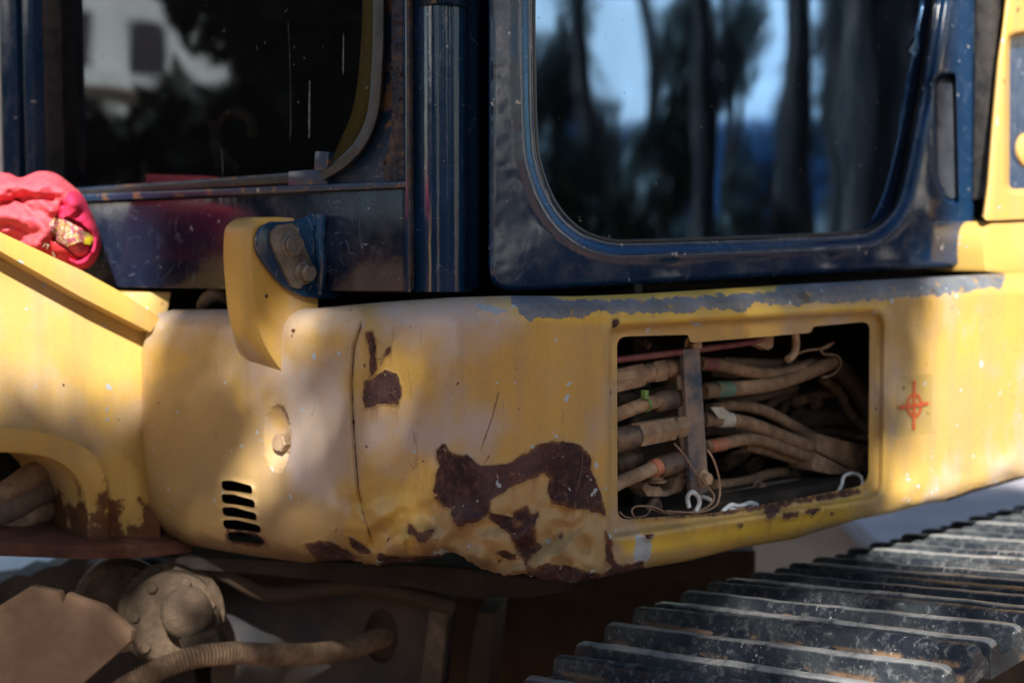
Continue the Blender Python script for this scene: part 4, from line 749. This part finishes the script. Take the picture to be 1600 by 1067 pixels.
for k, wx, ly, r, sd_ in ((-1, .22, .050, .020, 1), (-1, .33, .050, .015, 2), (0, .2, .117, .022, 3), (-2, .14, .117, .022, 4), (-2, .3, .117, .018, 5), (1, .26, .050, .017, 6), (-3, .2, .050, .02, 7), (2, .2, .117, .015, 8), (0, .40, .050, .012, 9), (-4, .2, .117, .02, 10)):
    o = bpy.data.objects.new('mud_clod', bump_blob(r * 1.5, sd_, .38)); COL.objects.link(o); o.parent = EX; ps = max(0, -k * pitch - ly)
    p = base0 + TL * (pitch * k + ly) + TW * wx + TN * (.001 - .34 * ps * ps); o.location = p - EX.location; o.rotation_euler = (0, 0, -.78)
mb = MB(); cz = zt - .30; cL = base0 + TL * 1.2 + TW * SL * .5
mb.box(Vector((cL.x, cL.y, zt - .13)), TW * .07, TL * 1.7, UP * .09); mb.make('track_chain', M['black'], EX, 0)
mb = MB(); cb = base0 + TL * 1.2 + TW * .02; mb.box(Vector((cb.x, cb.y, zt - .42)) + TW * .05, TW * .10, TL * 1.7, UP * .16); mb.make('track_side_frame', M['brown'], EX, 30, bevel=.02)

# ------------------------------------------------------------------ loose things
# red garment lying on the boom foot
CO = list(map(tuple, catmull([(-90, 290), (-30, 270), (12, 271), (32, 278), (60, 268), (86, 271), (108, 286), (128, 304), (140, 326), (150, 350), (157, 374), (154, 396), (146, 411), (132, 420), (110, 424), (60, 410), (0, 385), (-90, 345)], 5, True)))
def cloth_o(x, y):
    s = -sdf(x, y, CO); d = .10 * np.sqrt(np.clip(1 - (1 - np.clip(s / 55, 0, 1)) ** 2, 0, 1))
    def fold(P, r, a):
        q = sdf(x, y, catmull(P, 5), False); return a * np.exp(-(q / r) ** 2)
    d = d + fold([(-80, 310), (0, 300), (60, 288), (100, 300), (118, 318)], 13, .026) + fold([(-60, 350), (0, 338), (50, 345), (70, 360), (60, 378)], 12, .024) + fold([(60, 300), (85, 330), (92, 362)], 9, .016)
    d = d - fold([(-60, 328), (0, 318), (50, 308), (80, 314)], 6, .020) - fold([(0, 356), (20, 352), (40, 362)], 5, .014) - fold([(100, 322), (92, 345), (86, 372)], 5, .020) - fold([(-40, 372), (0, 366), (30, 374)], 6, .012)
    d = d + fold([(-70, 392), (-20, 360), (8, 362)], 7, .016) + fold([(20, 285), (50, 300), (78, 330)], 7, .014) + fold([(5, 390), (40, 384), (62, 392)], 8, .014) - fold([(15, 300), (40, 322), (52, 334)], 5, .012)
    return np.maximum(d + .003 * vnoise(x, y, 16.) + .010 * vnoise(x, y, 34., 4.) + .003 * (1 - np.abs(vnoise(x + y * .4, y * 1.6, 30., 9.)) * 3), 0)
def cl_map(x, y, e): 
    yy = 2.47 - cloth_o(x, y) + e; a, b, c_ = ray(x, y); return np.stack([a / b * yy, yy, CAMZ + c_ / b * yy], -1)
CL = thing('red_shirt', 'crumpled red shirt with printed patch lying on the yellow boom foot', 'shirt', tuple(W(60, 400, 2.45)))
sheet('shirt_body', CO, [], cl_map, 2.6, M['cloth'], CL, .10, smooth=80)
hoodp = list(map(tuple, catmull([(92, 330), (108, 300), (126, 303), (140, 326), (150, 350), (158, 376), (154, 398), (145, 413), (130, 421), (112, 412), (100, 396), (120, 408), (140, 396), (146, 374), (130, 352), (106, 340), (94, 342)], 4, True)))
sheet('hood', hoodp, [], lambda x, y, e: cl_map(x, y, e - .016 - .014 * np.sqrt(np.clip(-sdf(x, y, hoodp) / 12, 0, 1))), 3, M['clothd'], CL, .02, smooth=80)
sheet('printed_patch', [(76, 352), (84, 340), (104, 344), (132, 362), (146, 366), (150, 374), (144, 384), (124, 378), (104, 386), (88, 376)], [], lambda x, y, e: cl_map(x, y, e - .012), 4, M['patch'], CL, .004)
N_ = NT('yellow_print'); ym = N_.out((.60, .46, .01), .7)
sheet('yellow_print', [(132, 372), (146, 367), (148, 376), (142, 383), (131, 381)], [], lambda x, y, e: cl_map(x, y, e - .017), 4, ym, CL, .003)
sheet('red_pocket', [(52, 392), (72, 372), (100, 388), (124, 408), (126, 420), (108, 424), (60, 410)], [], lambda x, y, e: cl_map(x, y, e - .010), 4, m_plain('dark_red_cotton', (.38, .015, .02), (.45, .025, .03), 30, .9), CL, .004, smooth=80)
letter = [(66, 386), (70, 379), (77, 383), (73.5, 390), (71.8, 389), (74.4, 384.2), (70.8, 382.3), (68, 387)]
sheet('letter', letter, [], lambda x, y, e: cl_map(x, y, e - .0145), 2, M['white'], CL, 0); sheet('letter', [(81, 395), (83, 393), (87, 401), (84.5, 402)], [], lambda x, y, e: cl_map(x, y, e - .0145), 2, M['white'], CL, 0)
def tag(o, label, cat, group=None):
    o['label'] = label; o['category'] = cat
    if group: o['group'] = group
    return o
def cord(name, P, r, mat, label, cat):
    mb = MB(); mb.tube([IN(*p) for p in P], PXM(r), 8); return tag(mb.make(name, M[mat], None, 60), label, cat)
cord('loose_string', [(1095, 885, .03), (1112, 850, .03), (1122, 812, .035), (1160, 798, .04), (1198, 812, .04), (1210, 845, .035), (1195, 875, .03)], 9, 'white', 'short loop of white cord at the lower right corner of the hose bay', 'cord')
cord('loose_string', [(560, 975, .03), (600, 945, .03), (640, 950, .035), (690, 935, .04), (720, 950, .04), (640, 972, .03), (590, 960, .03)], 11, 'white', 'tangled white cord on the bay floor right of the blue strap', 'cord')
cord('loose_string', [(405, 955, .035), (398, 910, .035), (418, 885, .03), (445, 905, .03), (452, 940, .03), (430, 985, .03)], 11, 'white', 'white cord scrap hanging below the foot of the blue strap', 'cord')
cord('loose_string', [(450, 905, .05), (490, 915, .06), (530, 945, .06), (560, 960, .05)], 12, 'pale', 'grey cord curving from the strap foot along the bay floor', 'cord')
cord('bare_wire', [(490, 690, .04), (520, 740, .035), (545, 830, .035), (545, 910, .035), (520, 955, .03), (440, 980, .025), (300, 972, .02)], 5, 'wire', 'thin wire hanging from the orange taped hose down to the bay floor', 'wire')
cord('bare_wire', [(335, 660, .04), (380, 710, .035), (430, 790, .035), (500, 870, .03), (520, 915, .03), (470, 965, .03), (330, 985, .025), (240, 955, .025), (165, 950, .02), (140, 970, .02), (150, 1000, .02)], 5, 'wire', 'rusty wire twisting across the front of the blue strap', 'wire')
cord('bare_wire', [(82, 975, .02), (120, 1003, .02), (200, 995, .03), (230, 965, .03), (260, 975, .03), (330, 990, .02)], 4, 'wire', 'short wire scrap in the lower left corner of the hose bay', 'wire')
cord('paint_flake', [(215, 985, .08), (245, 920, .08), (265, 970, .08)], 22, 'fitd', 'dark flake of scrap standing in the lower left of the hose bay', 'scrap')

# ------------------------------------------------------------------ surroundings: what shades and mirrors in the machine
def refl(px, py, p, dist):
    h = H(px, py, p, .026); d = (h - Vector((0, 0, CAMZ))).normalized(); n = nrm(p); r = d - 2 * d.dot(n) * n; return h + r * dist
def leaves(C, n, size, squash=.5):
    q = RNG.normal(size=(n, 3)); q /= np.linalg.norm(q, axis=1)[:, None]; u = np.cross(q, RNG.normal(size=(n, 3))); u /= np.linalg.norm(u, axis=1)[:, None]; v = np.cross(q, u)
    s = size * RNG.uniform(.6, 1.3, (n, 1)); V = np.stack([C - u * s, C + v * s * squash, C + u * s, C - v * s * squash], 1).reshape(-1, 3)
    return V, [(4 * i, 4 * i + 1, 4 * i + 2, 4 * i + 3) for i in range(n)]
def tree(x, y, h, r0, crown, label, name='tree', lean=0., group=None, leafm='leaf', filt=None, size=.09):
    t = thing(name, label, 'tree', (x, y, 0), group); mb = MB(); z0 = crown[0][2] if crown else h
    mb.tube([(x, y, -.1), (x + lean * .3, y + .05, h * .3), (x + lean * .6, y, h * .6), (x + lean, y, h)], [r0 * 1.25, r0, r0 * .85, r0 * .55], 14, ripple=lambda i: 1 + .05 * math.sin(i * 2.1))
    for cx_, cy_, cz_, cr, n in crown[:8]:
        mb.tube([(x + lean * .7, y, min(h * .75, cz_)), ((x + lean + cx_) / 2, (y + cy_) / 2, (h * .8 + cz_) / 2 + .1), (cx_, cy_, cz_)], [r0 * .4, r0 * .25, r0 * .08], 8)
    mb.make('trunk', M['bark'], t, 60)
    if crown:
        VS = []
        for cx_, cy_, cz_, cr, n in crown:
            q = RNG.normal(size=(n, 3)); q /= np.linalg.norm(q, axis=1)[:, None]; q = q * (RNG.uniform(.15, 1, (n, 1)) ** .45) * cr * np.array([1, 1, .8]); VS.append(q + np.array([cx_, cy_, cz_]))
        C = np.vstack(VS)
        if filt is not None: C = C[filt(C)]
        V, f = leaves(C, len(C), size); mobj('crown', V, f, M[leafm], t, 0)
    return t
# the tree behind the camera whose crown shades the machine; gaps cut along sun rays place the sun patches
LIT = []                                 # where the photograph shows sun: point, radius, share of leaves left
def lit(p, r, keep=0.): LIT.append((np.array(p), r, keep))
for px, py, r in ((1560, 480, .10), (1565, 560, .12), (1560, 640, .13), (1555, 710, .11), (1640, 600, .25), (1640, 440, .14)): lit(skirt_at(np.array([px]), np.array([py]), 0.)[0], r)
lit(HO(1600, 250), .13); lit(HO(1575, 330), .08); lit(HO(1590, 60), .13)
lit(W(20, 300, 2.4), .12); lit(W(90, 310, 2.4), .09); lit(BK(-40, 350, -.05), .10); lit(BK(40, 375, -.05), .07); lit(BK(100, 410, -.05), .07); lit(BK(150, 440, -.05), .06); lit(BK(20, 520), .09, .35); lit(BK(120, 560), .08, .45); lit(BK(60, 640), .08, .6)
for px, py, r, kp_ in ((300, 600, .20, .50), (400, 760, .18, .50), (470, 600, .20, .50), (640, 560, .22, .66), (640, 760, .2, .66), (820, 620, .2, .66), (1420, 640, .07, .5)): lit(skirt_at(np.array([px]), np.array([py]), 0.)[0], r, kp_)
lit(skirt_at(np.array([445.]), np.array([695.]), 0.)[0], .03, .15); lit(W(290, 960, 2.38), .05, .1); lit(W(80, 1000, 2.25), .10, .35)
lit(H(1030, 650, PSIDE, .06), .10, .45); lit(H(1200, 640, PSIDE, .09), .10, .6); lit(TP(1540, 840), .17); lit(TP(1480, 860), .10); lit(TP(1590, 815), .12); lit(TP(1640, 840), .2); lit(TP(1600, 880), .08, .2); lit(TP(1350, 1030), .15, .12); lit(TP(1480, 1040), .14, .12); lit(TP(1150, 1030), .12, .5); lit(TP(1100, 1060), .1, .5)
lit((1.2, 2.2, 0), .5); lit((1.0, 1.6, 0), .5)
def keepf(C):
    ok = np.ones(len(C), bool); L = np.array(LSUN); U = RNG.uniform(size=len(C))
    pr = np.ones(len(C))
    for p, r, k in LIT:
        d = C - p; s = d @ L; q = np.linalg.norm(d - s[:, None] * L, axis=1) + RNG.normal(size=len(C)) * .02; pr = np.where(q < r + .06, np.minimum(pr, k), pr)
    return U < pr
cen = np.array([.45, 2.2, 1.2]) + np.array(LSUN) * 7.5
side_v = np.array([-LSUN.y, LSUN.x, 0]); side_v /= np.linalg.norm(side_v); up_v = np.cross(np.array(LSUN), side_v)
cr = []
for i in range(-3, 4):
    for j in range(-2, 4):
        c_ = cen + side_v * i * .75 + up_v * j * .62 * (1 if up_v[2] > 0 else -1) + np.array(LSUN) * RNG.uniform(-.5, 1.0); cr.append((c_[0], c_[1], c_[2], .75, 2900))
cr.sort(key=lambda c: -c[0])
tx, ty = cen[0] + 3.0, cen[1] - .6
tree(tx, ty, 5.2, .20, [tuple(c[:4]) + (int(c[4]),) for c in cr], 'broad shade tree behind the camera, crown shaped to place sun and shade on the machine', 'shade_tree', .5, filt=keepf, size=.055)
# trees that mirror in the door glass
for px, dist, r, hgt, lean in ((1085, 6.0, .075, 6, -.1), (1235, 7.0, .10, 7, .05), (1345, 5.2, .16, 6, .1), (1425, 8.0, .17, 7, -.2), (905, 9., .07, 6, .3), (1010, 11., .06, 6, -.3), (1140, 12., .05, 6, .1), (1295, 6.2, .07, 6, .05), (1385, 6.8, .09, 6, -.05)):
    p = refl(px, 200, DOOR, dist); crn = [(p.x + RNG.uniform(-.8, .8), p.y + RNG.uniform(-.9, .9), hgt + RNG.uniform(-.9, .9), 1.1, 420) for _ in range(5)]
    tree(p.x, p.y, hgt, r, crn, {1085: 'slim tree right of the camera, left of the thick pair', 1235: 'straight dark tree mirrored in the middle of the door glass', 1345: 'thick rough-barked tree mirrored at the right of the door glass', 1425: 'tree mirrored at the far right edge of the door glass', 905: 'thin leaning tree mirrored at the left of the door glass', 1010: 'thin tree mirrored left of centre in the door glass', 1295: 'narrow tree mirrored just left of the thick rough-barked one', 1385: 'narrow tree mirrored behind the thick rough-barked one', 1140: 'thinnest far tree mirrored between the dark trunks'}[px], 'tree', lean, 'trees mirrored in the door glass', 'leafd')
for i, (px, py, dist, rr) in enumerate(((855, 320, 7, .34), (835, 150, 7.5, .28), (960, 345, 9, .32), (1190, 345, 9, .25), (1040, 260, 8, .3), (1375, 120, 9, .75), (1420, 250, 9, .7), (1085, 90, 9, .35), (905, 60, 10, .22), (985, 330, 10, .25), (1165, 60, 11, .2), (940, 230, 10, .2))):
    p = refl(px, py, DOOR, dist); t = thing('bush', ['tall bush mirrored low at the left of the door glass', 'upper leafy bush mirrored at the left of the door glass', 'wide bush mirrored at the foot of the thin trees', 'small bush mirrored below the middle trunk', 'loose bush mirrored beside the slim tree', 'large upper bush mirrored behind the thick tree', 'large lower bush mirrored at the right edge of the door', 'leaf clump mirrored high behind the slim tree', 'thin spray of leaves mirrored at the top left of the door glass', 'thin spray of leaves mirrored low left of the slim tree', 'thin spray of leaves mirrored high between two dark trunks', 'thin spray of leaves mirrored mid left in the door glass'][i], 'bush', (p.x, p.y, 0), 'bushes mirrored in the door glass')
    n = 900 if rr > .26 else 260; q = RNG.normal(size=(n, 3)); q /= np.linalg.norm(q, axis=1)[:, None]; C = q * (RNG.uniform(0, 1, (n, 1)) ** .4) * rr * np.array([1, 1, 1.3 if rr > .26 else 2.4]) + np.array(p); V, f = leaves(C, n, .07); mobj('foliage', V, f, M['leafd'], t, 0)
    mb = MB(); mb.tube([(p.x, p.y, -.05), (p.x + .05, p.y, p.z * .5), (p.x, p.y, p.z)], [.05, .04, .02], 8); mb.make('stem', M['bark'], t, 60)
p = refl(1200, 300, DOOR, 17); bc = thing('shipping_container', 'blue steel container far to the right, mirrored in the door', 'container', (p.x, p.y, 0)); mb = MB(); V = []
yy = np.arange(-3.2, 3.2, .07); V = []
for i, y_ in enumerate(yy): xo = p.x + (.05 if (i // 2) % 2 else 0); V += [(xo, p.y + y_, .1), (xo, p.y + y_, 2.75)]
mobj('corrugated_wall', V, [(2 * i, 2 * i + 2, 2 * i + 3, 2 * i + 1) for i in range(len(yy) - 1)], M['bluem'], bc, 0)
mb = MB(); mb.box((p.x + 1.3, p.y, 1.43), (1.2, 0, 0), (0, 3.2, 0), (0, 0, 1.33)); mb.make('container_body', M['bluem'], bc, 30, bevel=.03)
# white house mirrored in the front pane, dark hedge and tree before it
hA = refl(70, 80, FRONT, 15); hB = refl(330, 80, FRONT, 15); hs_ = thing('white_house', 'white house to the left, mirrored in the front pane', 'house', ((hA.x + hB.x) / 2 - 2, hA.y, 0))
hu, hn = Vector((.8, .6, 0)), Vector((.6, -.8, 0)); hc = refl(170, 80, FRONT, 15)
mb = MB(); mb.box(flat(hc, 3.2) - hn * 2, hu * 4, hn * 2, UP * 3.2); mb.make('wall', M['wallm'], hs_, 0)
for px in (116, 225):
    q = refl(px, 68, FRONT, 15); k_ = (q - hc).y / hu.y; q = hc + hu * k_ + UP * (q.z - hc.z); mb = MB(); mb.box(q, hu * .26, hn * .03, UP * .28); mb.make('window', M['darkwin'], hs_, 0)
mb = MB(); mb.box(flat(hc, 6.5) - hn * 2, hu * 4.3, hn * 2.4, UP * .12); mb.make('roof', M['plate'], hs_, 0); q = refl(150, 122, FRONT, 15); mb = MB(); mb.box(flat(hc, q.z) + hn * .1, hu * 4, hn * .12, UP * .09); mb.make('ledge', M['wallm'], hs_, 0)
q = refl(200, 145, FRONT, 11); hg_ = thing('hedge', 'tall dark hedge to the left, below the white house', 'hedge', (q.x, q.y, 0)); n = 9000; C = np.stack([q.x + RNG.uniform(-.7, .7, n), q.y + RNG.uniform(-6, 5, n), RNG.uniform(0, q.z, n)], -1); C[:, 2] += .12 * np.sin(C[:, 1] * 5); V, f = leaves(C, n, .16); mobj('foliage', V, f, M['leafd'], hg_, 0)
mb = MB(); mb.box((q.x - .1, q.y - .5, q.z * .46), (.3, 0, 0), (0, 5.4, 0), (0, 0, q.z * .46)); mb.make('branch_core', M['dark'], hg_, 0)
q = refl(470, 60, FRONT, 8); cr = [(q.x + RNG.uniform(-.5, .5), q.y - .25 + RNG.uniform(-.55, .55), z_, .85, 1900) for z_ in (1.6, 2.1, 2.6, 3.1, 3.6, 4.2, 2.4, 1.9)]; tree(q.x, q.y - .3, 4, .15, cr, 'dense dark tree at left, mirrored in the front pane', 'dense_tree', 0, None, 'leafd', size=.11)
wu, wn = Vector((.8, -.6, 0)), Vector((-.6, -.8, 0)); wc = refl(1080, 200, DOOR, 21); wh_ = thing('warehouse', 'long white warehouse far to the right, mirrored in the door glass', 'warehouse', (wc.x, wc.y, 0))
mb = MB(); mb.box(flat(wc, 4.) - wn * 3, wu * 9, wn * 3, UP * 4.); mb.make('wall', M['wallm'], wh_, 0)
mb = MB(); mb.box(flat(wc, 8.1) - wn * 3, wu * 9.3, wn * 3.4, UP * .12); mb.make('roof', M['plate'], wh_, 0)
p = refl(1150, 345, DOOR, 12); lh = thing('hedge', 'low dark hedge to the right, along the foot of the warehouse', 'hedge', (p.x, p.y, 0)); n = 6000
C = np.stack([p.x + RNG.uniform(-.4, .4, n), p.y + RNG.uniform(-5, 6, n), RNG.uniform(0, 1.45, n)], -1); V, f = leaves(C, n, .14); mobj('foliage', V, f, M['leafd'], lh, 0)
mb = MB(); mb.box((p.x + .1, p.y + .5, .65), (.2, 0, 0), (0, 5.4, 0), (0, 0, .65)); mb.make('branch_core', M['dark'], lh, 0)
n = 16000; C = np.stack([RNG.uniform(-22, 16, n), -15 + RNG.normal(size=n) * .8, RNG.uniform(0, 1, n)], -1); C[:, 2] *= 4.2 + 1.6 * np.sin(C[:, 0] * .9) + .9 * np.sin(C[:, 0] * 2.3 + 1)
V, f = leaves(C, n, .30); o = tag(mobj('wood', V, f, M['leafd'], None, 0), 'unseen line of dark woodland added far behind the camera', 'wood'); o['kind'] = 'stuff'  # unseen trees added to darken reflections and low-sky fill
mb = MB(); mb.box((-2.3, 6.2, .17), (1.3, 0, 0), (0, .7, 0), (0, 0, .17)); tag(mb.make('covered_pallet', M['tarp'], None, 30, bevel=.12), 'pale blue covered load beyond the boom foot', 'covered load')
